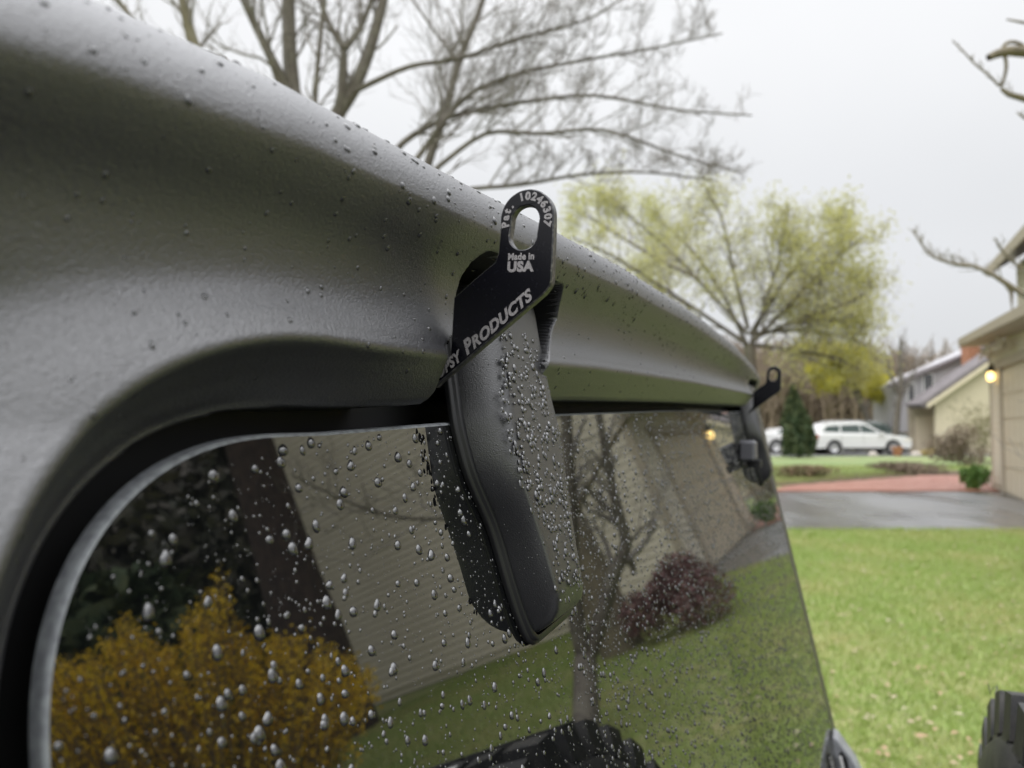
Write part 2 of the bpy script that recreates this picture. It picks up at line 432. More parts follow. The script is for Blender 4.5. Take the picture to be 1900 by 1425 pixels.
def outline():
    """window outline in (u, z) with outward normals, fine near the camera"""
    pts = []
    for z in np.arange(-.78, -.20, .02): pts.append((UL, z))
    for z in np.arange(-.20, -.0885, .0025): pts.append((UL, z))
    for k in range(0, 91):
        a = math.pi / 2 * k / 90; ex = 2 / 2.5
        pts.append((UL + .10 - .10 * math.cos(a) ** ex, -.0885 + .085 * math.sin(a) ** ex))
    for a_, b_, st_ in ((UL + .1015, .275, .0013), (.275, .315, .0006), (.315, .402, .0013), (.402, .465, .0005), (.465, .50, .0013)):
        for u in np.arange(a_, b_, st_): pts.append((u, -.0035))
    for u in np.arange(.50, UR - .085, .004): pts.append((u, -.0035))
    for k in range(0, 41):
        a = math.pi / 2 * (1 - k / 40); ex = 2 / 2.5
        pts.append((UR - .08 + .08 * max(0, math.cos(a)) ** ex, -.0735 + .07 * max(0, math.sin(a)) ** ex))
    for z in np.arange(-.08, -.78, -.01): pts.append((UR, z))
    p = np.array(pts)
    keep = [0]
    for i in range(1, len(p)):
        if np.hypot(*(p[i] - p[keep[-1]])) > .00045: keep.append(i)
    p = p[keep]
    t = np.gradient(p, axis=0)
    for _ in range(6):
        t[1:-1] = (t[:-2] + 2 * t[1:-1] + t[2:]) / 4
    t /= np.hypot(t[:, 0], t[:, 1])[:, None]
    nn = np.stack([-t[:, 1], t[:, 0]], -1)
    return p, nn
OP, ON = outline()

from math import pi
BQ = np.array([-1, .02, .035, .044, .052, .060, .068, .076, .084, .093])
BW = np.array([-.08, .000, .0095, .0128, .0144, .0162, .0188, .0234, .0304, .0367])
def smooth_curve(xs, ys, q, wdt=.0035):
    acc = 0
    for o in (-1, -.5, 0, .5, 1): acc = acc + np.interp(q + o * wdt, xs, ys)
    return acc / 5
QF, RL = .093, .026
def hard_point(u, z, d):
    """u, z in the plane of the tail, d the distance from the window outline -> local (u, w, z)"""
    q = z + .0035
    lipdamp = interp(u, [-.1, .9, 1.2, 1.45, 1.8], [1, 1, .88, .62, .35])
    wl = smooth_curve(BQ, BW, np.minimum(q, QF)) * lipdamp
    kf = interp(u, [.10, .13, .24, 3], [.48, .55, 1.0, 1.0])
    de = .031 + (d - .031) * kf
    wd = smooth_curve([-.1, .031, .035, .041, .048, .056, .066, .09, .14, .3], [.0265, .0262, .0248, .0216, .0187, .0172, .0162, .0150, .006, -.05], de)
    wd = .0265 - (.0265 - wd) * interp(u, [.085, .13, .24, 3], [2.1, 1.8, 1, 1]) - .12 * np.maximum(q - .040, 0)
    wd = wd * interp(u, [-1, 1.50, 1.66, 3], [1, 1, .12, .12])
    mxh = .5 * (wl + wd + np.sqrt((wl - wd) ** 2 + .005 ** 2))
    w = mxh - .0012
    # over the fold the skin rolls back on to the roof
    over = np.maximum(q - QF, 0)
    a = np.minimum(over / RL, R(82))
    lin = np.maximum(over - RL * R(82), 0)
    w = w - RL * (1 - np.cos(a)) - lin * math.cos(R(8)) * 4
    zq = np.where(over > 0, QF + RL * np.sin(a) + lin * math.sin(R(8)) * 4 * .5, q)
    # frame round the window: ridge, underside, black rebate
    dr = .031
    kg = interp(u, [.10, .15, .22, 2], [1.45, 1.3, 1.0, 1.0])
    d2 = np.where(d * kg < .0092, d * kg, dr - (dr - d) * (dr - .0092) / (dr - .0092 / kg))
    under = np.interp(d2, [-.03, .0032, .0040, .0085, .0092, .012, .020, .027, dr, .036], [-.034, -.034, -.034, -.030, .006, .0105, .0170, .0222, .0250, .027])
    und2 = np.interp(d2, [-.03, .0032, .0040, .0085, .0092, .012, .020, .027, dr, .036], [-.034, -.034, -.034, -.030, -.006, -.0045, .0045, .0150, .0225, .027])
    kk = sstep(u, .19, .29) * (1 - sstep(u, 1.52, 1.60))
    under = under * kk + und2 * (1 - kk)
    under = under * interp(u, [-1, 1.55, 1.66, 3], [1, 1, .3, .3])
    bl = sstep(d, dr - .004, dr + .006)
    under = np.minimum(under, .0265)
    w = np.minimum(w, under * (1 - bl) + (w) * bl) if False else under * (1 - bl) + w * bl
    # pillar beside the pane
    side = sstep(-(z + .0), .02, .12)
    w = w + side * .0 - np.minimum(z, 0) * TT
    # corners of the body roll forward
    w = w - 1.2 * np.maximum(u - (1.712 - .112 * sstep(q, -.05, .06)), 0) ** 1.6 - 3.0 * np.maximum(.06 - u, 0) ** 1.5
    zz = zq - .0035
    k = sstep(zz, .01, .085)
    zz = zz + zt(u) * (1 - k) * sstep(zz, -.08, -.02) + .0035 * (1 - k) * sstep(zz, -.08, -.02) + (zc(u)) * k
    # pocket that takes each hinge
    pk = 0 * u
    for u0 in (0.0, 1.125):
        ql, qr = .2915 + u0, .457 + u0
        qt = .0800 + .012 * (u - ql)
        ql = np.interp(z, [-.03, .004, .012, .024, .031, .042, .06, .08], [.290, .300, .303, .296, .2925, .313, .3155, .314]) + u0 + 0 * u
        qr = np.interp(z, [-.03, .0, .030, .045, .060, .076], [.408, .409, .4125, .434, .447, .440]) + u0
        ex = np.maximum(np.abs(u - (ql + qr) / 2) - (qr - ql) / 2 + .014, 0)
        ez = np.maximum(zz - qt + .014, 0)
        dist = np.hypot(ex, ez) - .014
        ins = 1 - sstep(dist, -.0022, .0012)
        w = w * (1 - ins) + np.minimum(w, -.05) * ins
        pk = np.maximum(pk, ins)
    return u, w, zz, pk

drow = np.concatenate([np.arange(-.03, 0, .01), np.arange(.0, .013, .0009), np.arange(.013, .022, .0015), np.arange(.022, .042, .0011), np.arange(.042, .094, .0008), np.arange(.094, .135, .0016), np.array([.14, .15, .165, .18, .2, .24, .3])])
U_ = OP[:, 0][:, None] + ON[:, 0][:, None] * drow[None]
Z_ = OP[:, 1][:, None] + ON[:, 1][:, None] * drow[None]
u_, w_, z_, pk_ = hard_point(U_, Z_, drow[None] + 0 * U_)
HT = W(u_, w_, z_)
b = MB(); b.grid(HT)
hard = b.build('hardtop_shell', M_TOP, veh, smooth=True, fix=False)
hard.data.materials.append(M_GAP)      # flat black paints the deep shade inside the two hinge pockets
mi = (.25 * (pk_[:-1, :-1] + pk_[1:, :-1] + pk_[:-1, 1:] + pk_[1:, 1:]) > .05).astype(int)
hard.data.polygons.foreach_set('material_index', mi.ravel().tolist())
# black backing seen down the gap round the pane
b = MB(); b.add(W(np.array([UL - .05, UR + .05, UR + .05, UL - .05]), np.array([-.036, -.036, -.036 + .78 * TT, -.036 + .78 * TT]), np.array([.03, .03, -.78, -.78])), [(0, 1, 2, 3)])
b.build('seal', M_GAP, veh, fix=False)

# roof skin and the sides (seen only from elsewhere)
b = MB()
rt = HT[::6, -1]
uu = u_[::6, -1]; ww = w_[::6, -1]; z2 = z_[::6, -1]
# window pane, 4 mm thick with a ground edge
gp, gnrm = OP.copy(), ON
idx = list(range(0, len(gp), 1))
def pane_pts(off, wv):
    u = gp[:, 0] + gnrm[:, 0] * off; z = gp[:, 1] + gnrm[:, 1] * off
    k = sstep(z, -.08, -.02)
    z = z + (zt(u) + .0035) * k
    return W(u, wv - z * TT, z)
face = pane_pts(-.0012, 0.0)
b = MB(); b.add(face, [tuple(range(len(face)))])
pane = b.build('window_pane', M_GLASS, veh, fix=False)
rim = np.stack([pane_pts(-.0012, -.00005), pane_pts(-.0003, -.0006), pane_pts(.0, -.0018), pane_pts(.0, -.0055)], 1)
b = MB(); b.grid(rim); rimo = b.build('pane_edge', M_EDGE, pane, smooth=True, fix=False)

# hinge cover: a swept, tapered, rounded boss on the pane
HZ = np.array([-.1134, -.0995, -.080, -.063, -.049, -.036, -.023, 0.0, .02, .05, .070, .078])
HUL = np.array([.380, .3735, .368, .3648, .3605, .353, .3468, .3436, .346, .350, .3525, .354])
def h_outline(face):
    """closed loop, 4 sides with rounded corners; face=1 gives the raised face, 0 the foot on the pane"""
    zb = -.1134 if not face else -.089
    ztp = .0745 if not face else .0705
    zs = np.linspace(0, 1, 70)
    def ul(z): return np.interp(z, HZ, HUL) + (np.interp(z, [-.05, .0], [.0035, .0145]) if face else 0)
    def ur(z):
        if face: return np.interp(z, [-.09, -.08, -.065, -.04, -.003, .011, .05, .078], [.411, .413, .415, .420, .427, .424, .424, .428])
        return np.interp(z, [-.1134, -.10, -.04, .0, .078], [.440, .4405, .438, .435, .436])
    left = [(ul(z), z) for z in zb + (ztp - zb) * zs]
    right = [(ur(z), z) for z in ztp + (zb - ztp) * zs]
    if not face:
        right = [(u, z + .0030 * (1 if z < -.1 else 0)) for u, z in right]
    pts = left + [(left[-1][0] + (right[0][0] - left[-1][0]) * t, ztp) for t in np.linspace(0, 1, 30)[1:-1]] + right
    zb2 = right[-1][1]
    pts += [(right[-1][0] + (left[0][0] - right[-1][0]) * t, zb2 + (zb - zb2) * t) for t in np.linspace(0, 1, 30)[1:-1]]
    p = np.array(pts)
    n = len(p)
    for it in range(9 if face else 5):
        p = (np.roll(p, 1, 0) + 2 * p + np.roll(p, -1, 0)) / 4
    return p
def resample(p, n):
    q = np.vstack([p, p[:1]]); s = np.r_[0, np.cumsum(np.hypot(*np.diff(q, axis=0).T))]
    t = np.linspace(0, s[-1], n, endpoint=False)
    return np.stack([np.interp(t, s, q[:, 0]), np.interp(t, s, q[:, 1])], -1)

def hinge_rings(du):
    base, fc = h_outline(0), h_outline(1)
    rings = []
    hh = .0285
    def put(p, h):
        hz = h * np.where(True, 1, 1)
        return W(p[:, 0] + du, h - p[:, 1] * TT, p[:, 1])
    prof = [(0, .0), (.02, .0022), (.18, .0105), (.34, .0170), (.50, .0215), (.66, .0244), (.82, .0264), (.93, .0275)]
    for f, h in prof: rings.append(put(base * (1 - f) + fc * f, h * .91 if h > .003 else h))
    cu = np.interp(fc[:, 1], [-.09, -.04, 0, .078], [.390, .389, .386, .390]); cz = np.clip(fc[:, 1], -.060, .055)
    c = np.stack([cu, cz], -1)
    for s, h in ((1.0, .0256), (.96, .0261), (.90, .0265), (.80, .0269), (.6, .0273), (.3, .0275), (.0, .0275)):
        rings.append(put(c + (fc - c) * s, h))
    return np.array(rings)

def hinge(du):
    rg = hinge_rings(du)
    b = MB(); b.grid(rg, close=True)
    h = b.build('hinge_cover', M_HINGE, veh, smooth=True, fix=False, merge=True)
    base = h_outline(0); base = resample(base, 200)
    ctr = base.mean(0)
    nrm = np.gradient(base, axis=0); nrm = np.stack([nrm[:, 1], -nrm[:, 0]], -1); nrm /= np.hypot(*nrm.T)[:, None]
    if ((base - ctr) * nrm).sum() < 0: nrm = -nrm
    b = MB()
    prof = [(-.0010, .0060), (.0012, .0060), (.0022, .0052), (.0024, .0040), (.0030, .0036), (.0042, .0032), (.0046, .0022), (.0044, .0003)]
    rr = [W(base[:, 0] + nrm[:, 0] * o + du, hh - base[:, 1] * TT, base[:, 1]) if False else W(base[:, 0] + nrm[:, 0] * o + du, hh - (base[:, 1] + nrm[:, 1] * o) * TT, base[:, 1] + nrm[:, 1] * o) for o, hh in prof]
    b.grid(np.array(rr), close=True)
    b.build('gasket', M_GASK, h, smooth=True, fix=False)
    # steel arm that runs up into the pocket
    b = MB()
    poly = W(np.array([.372, .372, .372, .372]) + du, np.array([-.030, .018, .012, -.030]), np.array([.02, .02, .070, .074]))
    b.prism(poly, T * .04); b.build('hinge_arm', M_GASK, h)
    return h, rg
H1, RG1 = hinge(0.0)
H2, RG2 = hinge(1.125)

# bracket plate: rounded tab with slot on top of a slanted arm, standing in the pocket in front of the hinge
def plate_outline():
    c, r = (.0589, .0880), .01235
    pts = [(.0466, .0840)]
    for a in np.linspace(180, 0, 37): pts.append((c[0] + r * math.cos(R(a)), c[1] + r * math.sin(R(a))))
    pts += [(.0711, .0800), (.0702, .0600), (.0697, .0582), (.0686, .0566), (.0665, .0544)]
    pts += [(.0166, .0179), (.0142, .0158), (.0150, .0200), (.0218, .0280), (.0225, .0350), (.0230, .0450), (.0238, .0558), (.0325, .0622), (.0440, .0700), (.0454, .0735)]
    return pts
def slot_outline():
    c0, c1, r = (.0583, .0870), (.0572, .0806), .0064
    pts = [(c0[0] + r * math.cos(R(a)), c0[1] + r * math.sin(R(a))) for a in np.linspace(0, 180, 19)]
    pts += [(c1[0] + r * math.cos(R(a)), c1[1] + r * math.sin(R(a))) for a in np.linspace(180, 360, 19)]
    return pts

def text_mesh(body, size, shear=0.0, bold=0.0, spacing=1.0):
    cu = bpy.data.curves.new('lettering', 'FONT'); cu.body = body; cu.size = size; cu.shear = shear; cu.offset = bold
    cu.space_character = spacing; cu.resolution_u = 4; cu.extrude = 0
    o = bpy.data.objects.new('lettering', cu); COL.objects.link(o)
    dg = bpy.context.evaluated_depsgraph_get()
    me = bpy.data.meshes.new_from_object(o.evaluated_get(dg))
    COL.objects.unlink(o); bpy.data.objects.remove(o)
    v = np.array([q.co[:] for q in me.vertices]); f = [tuple(p.vertices) for p in me.polygons]
    return v, f

def plate(du, u0=.300, th=.0042):
    from mathutils.geometry import tessellate_polygon
    oo, ss = plate_outline(), slot_outline()
    tri = tessellate_polygon([[Vector((a, c, 0)) for a, c in oo], [Vector((a, c, 0)) for a, c in ss]])
    allp = np.array(oo + ss); n, m = len(oo), len(ss)
    ctr = allp[:n].mean(0)
    ch = .0005
    def inset(p, d, sign):
        t = np.roll(p, -1, 0) - np.roll(p, 1, 0); t /= np.hypot(*t.T)[:, None] + 1e-12
        return p + sign * d * np.stack([t[:, 1], -t[:, 0]], -1)
    area = lambda p: .5 * np.sum(p[:, 0] * np.roll(p[:, 1], -1) - np.roll(p[:, 0], -1) * p[:, 1])
    O, S = allp[:n], allp[n:]
    sO = 1 if area(O) < 0 else -1; sS = -1 if area(S) < 0 else 1
    Oi, Si = inset(O, ch, sO), inset(S, ch, sS)
    faceP = np.vstack([Oi, Si])
    b = MB(); b.add(W(u0 + du, faceP[:, 0], faceP[:, 1]), [tuple(t) for t in tri])
    b.add(W(u0 + th + du, allp[:, 0], allp[:, 1]), [tuple(t) for t in tri])
    pl = b.build('bracket_plate', M_PLATE, veh, fix=False)
    b = MB()
    for a0, a1 in ((O, Oi), (S, Si)):
        b.grid(np.array([W(u0 + du, a1[:, 0], a1[:, 1]), W(u0 + ch + du, a0[:, 0], a0[:, 1]), W(u0 + th + du, a0[:, 0], a0[:, 1])]), close=True)
    ed = b.build('plate_edge', M_PEDGE, pl, fix=True); auto_smooth(ed, 40)
    return pl
P1 = plate(0.0)
P2 = plate(1.125)

def letters(v, f, origin, ang, name, parent, u0=.300, skew=None):
    """lay lettering on the plate: x of the text runs along the plate at angle ang, in (w, z)"""
    b = MB(); c, s = math.cos(ang), math.sin(ang)
    w = origin[0] + v[:, 0] * c - v[:, 1] * s; z = origin[1] + v[:, 0] * s + v[:, 1] * c
    b.add(W(u0 - .00012, w, z), f)
    return b.build(name, M_ENGR, parent, fix=False)
def centred(v): v = v.copy(); v[:, 0] -= (v[:, 0].min() + v[:, 0].max()) / 2; return v
def fit(v, width, height):
    v = v.copy(); v[:, 0] -= v[:, 0].min(); v[:, 1] -= max(0, v[:, 1].min()) * 0
    v[:, 0] *= width / v[:, 0].max(); v[:, 1] *= height / v[:, 1].max()
    return v
v, f = text_mesh('Made in', .005, bold=.00022, spacing=1.05); v = centred(fit(v, .0122, .0029))
letters(v, f, (.0563, .0700), R(-3), 'lettering', P1)
v, f = text_mesh('USA', .0073, bold=.00042, spacing=1.08); v = centred(fit(v, .0124, .0044))
letters(v, f, (.0560, .0650), R(-3), 'lettering', P1)
# slanted line along the lower edge: tall initial, then smaller capitals
A0 = np.array([.0166, .0179]); A1 = np.array([.0665, .0544]); dv = (A1 - A0) / np.hypot(*(A1 - A0)); nv = np.array([-dv[1], dv[0]])
ang = math.atan2(dv[1], dv[0])
for body, x0_, x1_, hh_ in (('OPSY', .0012, .0168, .0046), ('P', .0182, .0238, .0062), ('RODUCTS', .0224, .0585, .0049)):
    v, f = text_mesh(body, .006, shear=.42, bold=.00026, spacing=1.06)
    v = fit(v, x1_ - x0_, hh_)
    letters(v, f, A0 + nv * .0016 + dv * x0_, ang, 'lettering', P1)
# arc of numbers round the tab
cc, rr_ = (.0588, .0873), .0084
txt = 'Pat. 10246307'
angs = np.linspace(188, -17, len(txt))
for ch_, a in zip(txt, angs):
    if ch_ == ' ': continue
    v, f = text_mesh(ch_, .0047, bold=.00024); v = centred(v)
    a = R(a); org = (cc[0] + rr_ * math.cos(a), cc[1] + rr_ * math.sin(a))
    if ch_ in 'Pat.': a = a
    letters(v, f, org, a - math.pi / 2, 'lettering', P1)

# small stop block on the pane near the far hinge
def wp(u, w, z): return W(u, w - z * TT, z)
b = MB(); c = W(1.335, .014 + .046 * TT, -.046)
b.box(c, (.042, .026, .034), ax=[T, -N, UP]); sb = b.build('window_stop', mat('dark_grey_plastic', (.10, .10, .115), .4), veh)
sb.modifiers.new('bev', 'BEVEL').width = .004
b = MB(); b.box(W(1.350, .017 + .068 * TT, -.068), (.036, .022, .012), ax=[T, -N, UP]); b.build('stop_pad', M_GAP, sb)

# tailgate below the pane
b = MB()
tg = [(-.79, .170), (-.80, .20), (-1.22, .21), (-1.25, .19), (-1.25, -.1), (-.79, -.1)]
b.prism(W(UL - .04, np.array([q[1] for q in tg]), np.array([q[0] for q in tg])), T * (UR - UL + .08))
tgo = b.build('tailgate', M_PAINT, veh)
b = MB()
rf = [(.155, -.30), (.155, -1.4), (.02, -1.4), (.02, -.30)]
b.prism(W(.08, np.array([-.30, -1.7, -1.7, -.30]), np.array([.15, .15, .10, .10])), T * 1.64); b.build('roof', M_TOP, veh)
# lower frame corner bracket in silver grey, at the foot of the pane
def cbk(prof, u0, th, name, m, par):
    b = MB(); b.prism(W(u0, np.array([w - z * TT for w, z in prof]), np.array([z for _, z in prof])), T * th)
    return b.build(name, m, par)
cb = cbk([(-.004, -.625), (.004, -.607), (.012, -.612), (.034, -.655), (.050, -.720), (.060, -.80), (-.004, -.80)], UR - .055, .05, 'corner_bracket', M_SILV, veh)
cb.modifiers.new('bev', 'BEVEL').width = .003
cbk([(.006, -.640), (.014, -.632), (.020, -.645), (.020, -.70), (.028, -.73), (.012, -.76), (.006, -.70)], UR - .0565, .003, 'bracket_recess', M_GAP, cb)
cbk([(.0065, -.642), (.0115, -.642), (.0115, -.695), (.0065, -.695)], UR - .061, .005, 'bracket_strut', M_WHITE, cb)
cbk([(.016, -.70), (.034, -.672), (.026, -.76)], UR - .0568, .003, 'bracket_rib', M_PAINT, cb)

# spare wheel with block tread
def spare():
    uc, w0, zc_, Rr, wd = .93, .312, -.705, .41, .285
    root = 'spare_wheel'
    prof = [(0.02, .24), (0.0, .30), (.012, .36), (.035, .380), (.06, .386), (wd - .06, .386), (wd - .035, .380), (wd - .012, .36), (wd, .30), (wd - .02, .24)]
    th = np.linspace(0, 2 * pi, 96, endpoint=False)
    rings = np.array([W(uc + r * np.cos(th), w0 + w, zc_ + r * np.sin(th)) for w, r in prof])
    b = MB(); b.grid(rings, close=True)
    ty = b.build('spare_tyre', M_TYRE, veh, smooth=True)
    b = MB()
    n = 34
    def block(w_a, w_b, t0, t1, r0, r1, skew=0):
        pts = []
        for r in (r0, r1):
            k = .86 if r == r1 else 1
            for (w, t) in ((w_a, t0 + skew), (w_b, t0), (w_b, t1), (w_a, t1 + skew)):
                tm = (t0 + t1) / 2; wm = (w_a + w_b) / 2
                t = tm + (t - tm) * k; w = wm + (w - wm) * k
                pts.append(W(uc + r * math.cos(t), w0 + w, zc_ + r * math.sin(t)))
        b.add(np.array(pts), [(3, 2, 1, 0), (4, 5, 6, 7), (0, 1, 5, 4), (1, 2, 6, 5), (2, 3, 7, 6), (3, 0, 4, 7)])
    for k in range(n):
        a = 2 * pi * k / n; st = 2 * pi / n
        block(.018, .088, a, a + st * .60, .37, .417, .03)
        block(.098, .138, a + st * .25, a + st * .85, .38, .417, -.05)
        block(.148, .187, a + st * .0, a + st * .60, .38, .417, .05)
        block(.197, .267, a + st * .4, a + st * 1.0, .37, .417, -.03)
        # shoulder lugs on the sidewall
        for (ws, sgn) in ((.016, 1), (wd - .016, -1)):
            t0, t1 = a, a + st * .55
            pts = [W(uc + r * math.cos(t), w0 + ws + sgn * dw, zc_ + r * math.sin(t)) for dw, r in ((-.010, .33), (.014, .405), (.03, .38), (.012, .33)) for t in (t0, t1)]
            b.add(np.array(pts), [(0, 1, 3, 2), (2, 3, 5, 4), (4, 5, 7, 6), (6, 7, 1, 0), (0, 2, 4, 6), (1, 7, 5, 3)])
    b.build('tread_blocks', M_TYRE, ty)
    # pale moulded letters on the outer shoulder are cut as raised pads
    b = MB()
    for k in range(11):
        t = R(88 + k * 5.2)
        pass
    prof = [(.03, .24), (.05, .225), (.12, .215), (.2, .215), (.24, .225), (.255, .24)]
    rings = np.array([W(uc + r * np.cos(th), w0 + w, zc_ + r * np.sin(th)) for w, r in prof] + [W(uc + .05 * np.cos(th), w0 + .2, zc_ + .05 * np.sin(th))])
    b.grid(rings, close=True); b.build('rim', M_RIM, ty, smooth=True)
    b = MB(); b.tube([W(uc, .10, zc_), W(uc, w0 + .21, zc_)], .06, 20); b.build('wheel_mount', M_GAP, ty)
    # thin white patches on the tread, seen at the frame edge
    b = MB()
    for k in range(16):
        a = R(150 + 2.2 * k) if False else 2 * pi * k / 34
    for t0, t1, w_a, w_b in ((R(96), R(101), .05, .085), (R(108), R(113), .06, .09), (R(128), R(133), .03, .07)):
        pass
    for t0, t1, w_a, w_b in ((R(91), R(94.5), .15, .18), (R(104), R(108), .10, .135)):
        lb = MB(); pts = [W(uc + r * math.cos(t), w0 + w, zc_ + r * math.sin(t)) for w, t, r in ((w_a, t0, .4195), (w_b, t0, .4195), (w_b, t1, .4195), (w_a, t1, .4195))]
        lb.prism(pts, UP * .001); lb.build('tyre_white_patch', M_WHITE, ty)
    hb = MB(); g_ = np.random.default_rng(5)
    for k in range(90):
        t = R(60 + 100 * g_.random()); w = .01 + .26 * g_.random(); p = W(uc + .415 * math.cos(t), w0 + w, zc_ + .415 * math.sin(t))
        d = np.array(T) * math.cos(t) + UP * math.sin(t) + g_.normal(0, .35, 3)
        hb.tube([p, p + d * .004, p + d * .008 + g_.normal(0, .0015, 3)], .0005, 3)
    hb.build('rubber_hairs', M_TYRE, ty, kind='stuff', fix=False)
    return ty
SP = spare()
# lower body so the tail stands on something
b = MB(); b.box(W(.91, -.7, -1.05), (1.55, 1.4, .45), ax=[T, -N, UP]); b.build('lower_body', M_PAINT, veh)
for uu_ in (.20, 1.62):
    b = MB(); b.tube([W(uu_ - .12, -.75, -H + .40), W(uu_ + .12, -.75, -H + .40)], .40, 32); b.build('rear_tyre', M_TYRE, veh)

M_WATER2 = mat('water_drop_on_plastic', (0.010, 0.010, 0.012), 0.03, ior=1.95)
# ------------------------------------------------------------------ rain drops
def drop_template(seg, rings):
    v = []
    for k in range(rings):
        a = pi / 2 * k / rings
        for j in range(seg): v.append((math.cos(a), 2 * pi * j / seg, math.sin(a)))
    v = np.array(v)
    f3, f4 = [], []
    for k in range(rings - 1):
        for j in range(seg):
            j2 = (j + 1) % seg
            f4.append((k * seg + j, k * seg + j2, (k + 1) * seg + j2, (k + 1) * seg + j))
    top = rings * seg
    for j in range(seg): f3.append(((rings - 1) * seg + j, (rings - 1) * seg + (j + 1) % seg, top))
    return v, f4, f3
def add_drops(b, P, n, s, seg=10, rings=4, seed=1, hgt=.66, stretch=(1.0, 1.30), down=None):
    """P points, n unit normals, s radii; drops sag along the slope"""
    g = np.random.default_rng(seed)
    P = np.asarray(P); n = np.asarray(n); K = len(P)
    if down is None:
        dn = np.array([0, 0, -1.0]) - n * (n @ np.array([0, 0, -1.0]))[:, None]
        ln = np.linalg.norm(dn, axis=1); dn = np.where(ln[:, None] > .05, dn / np.maximum(ln, 1e-6)[:, None], T)
    sd_ = np.cross(dn, n)
    v, f4, f3 = drop_template(seg, rings)
    st = stretch[0] + (stretch[1] - stretch[0]) * g.random(K) ** 1.5
    hh = hgt * (.8 + .4 * g.random(K))
    ph = g.random(K) * 6.28; am = .03 + .09 * g.random(K)
    r = v[:, 0][None]; th = v[:, 1][None]; hz = v[:, 2][None]
    wob = 1 + am[:, None] * np.sin(2 * th + ph[:, None]) + .5 * am[:, None] * np.sin(3 * th + 2 * ph[:, None])
    X = r * wob * np.cos(th); Yd = r * wob * np.sin(th)
    Yd = Yd * st[:, None] + hz * .22 * st[:, None]             # belly hangs low
    X = X * (1 + .18 * np.sin(th))                              # narrow at the top
    top = np.stack([np.zeros(K), .24 * st, np.ones(K)], -1)
    loc = np.stack([X, Yd, hz + 0 * X], -1)
    loc = np.concatenate([loc, top[:, None]], 1)
    loc[..., 2] = loc[..., 2] * hh[:, None] - .10
    pos = P[:, None] + s[:, None, None] * (loc[..., 0:1] * sd_[:, None] + loc[..., 1:2] * dn[:, None] + loc[..., 2:3] * n[:, None])
    m = loc.shape[1]
    base = (np.arange(K) * m)[:, None, None]
    F4 = (np.array(f4)[None] + base).reshape(-1, 4).tolist(); F3 = (np.array(f3)[None] + base).reshape(-1, 3).tolist()
    off = b.n; b.v.append(pos.reshape(-1, 3)); b.n += K * m
    b.f += [[i + off for i in q] for q in F4] + [[i + off for i in q] for q in F3]

def sizes(g, K, lo, hi, p): return lo + (hi - lo) * g.random(K) ** p

def hinge_foot(u, z, pad=.004):
    m = np.zeros(len(u), bool)
    for du in (0, 1.125):
        l = np.interp(z, HZ, HUL) + du - pad
        m |= (u > l) & (u < .4405 + du + pad) & (z > -.1134 - pad)
    return m
# on the pane
g = np.random.default_rng(21)
b = MB()
def pane_drops(K, u0, u1, z0, z1, lo, hi, p, seg, rings, seed, hgt=.62):
    u = u0 + (u1 - u0) * g.random(K); z = z0 + (z1 - z0) * g.random(K)
    zl = np.where(u < UL + .1, -.0885 + .082 * np.sqrt(np.clip(1 - ((UL + .10 - u) / .10) ** 2, 0, 1)), -.004)
    ok = (~hinge_foot(u, z)) & (z < zl + zt(u) + .001) & (u > UL + .003) & (u < UR - .004)
    u, z = u[ok], z[ok]
    s = sizes(g, len(u), lo, hi, p)
    add_drops(b, wp(u, 0, z), np.broadcast_to(gn, (len(u), 3)), s, seg, rings, seed, hgt)
pane_drops(760, UL, .48, -.17, .003, .0006, .0024, 2.0, 14, 5, 1)
pane_drops(2200, UL, .55, -.20, .005, .0003, .0008, 1.5, 9, 3, 2)
pane_drops(4200, UL, .6, -.24, .006, .00012, .0003, 1.2, 6, 2, 3)
pane_drops(1900, .45, .85, -.36, .012, .0008, .0019, 1.8, 9, 3, 4)
pane_drops(5200, .45, .95, -.42, .013, .0004, .0009, 1.4, 7, 2, 5)
pane_drops(6000, .85, UR, -.75, .02, .0010, .0022, 1.6, 7, 2, 6)
pane_drops(11000, .85, UR, -.75, .02, .0005, .0011, 1.4, 6, 2, 7)
b.build('raindrops', M_WATER, smooth=True, label='clear raindrops beaded all over the tinted rear window pane', cat='raindrops', kind='stuff', fix=False)

# on the hardtop
def surf_sample(G, K, seed, mask=None, close=False):
    """random points on a grid surface, by area"""
    g2 = np.random.default_rng(seed)
    if close: G = np.concatenate([G, G[:, :1]], 1)
    a, c, d_ = G[:-1, :-1], G[1:, :-1], G[:-1, 1:]
    cr_ = np.cross(c - a, d_ - a); ar = np.linalg.norm(cr_, axis=-1)
    if mask is not None: ar = ar * mask(a)
    nn = cr_ / (np.linalg.norm(cr_, axis=-1)[..., None] + 1e-15)
    p = (ar / ar.sum()).ravel()
    k = g2.choice(len(p), K, p=p)
    i, j = np.unravel_index(k, ar.shape)
    s, t = g2.random(K)[:, None], g2.random(K)[:, None]
    P = G[i, j] * (1 - s) * (1 - t) + G[i + 1, j] * s * (1 - t) + G[i, j + 1] * (1 - s) * t + G[i + 1, j + 1] * s * t
    return P, nn[i, j]
def orient(n, d):
    s = np.sign(n @ d); s[s == 0] = 1
    return n * s[:, None]
b = MB()
def mk(u0, u1, z0, z1):
    def f(a):
        q = a - np.array([0, 0, H]); u = q @ T; w = q @ N - D0; z = a[..., 2] - H
        return ((u > u0) & (u < u1) & (z > z0) & (z < z1) & (w > -.10 - z * TT) & (w > -.012)).astype(float)
    return f
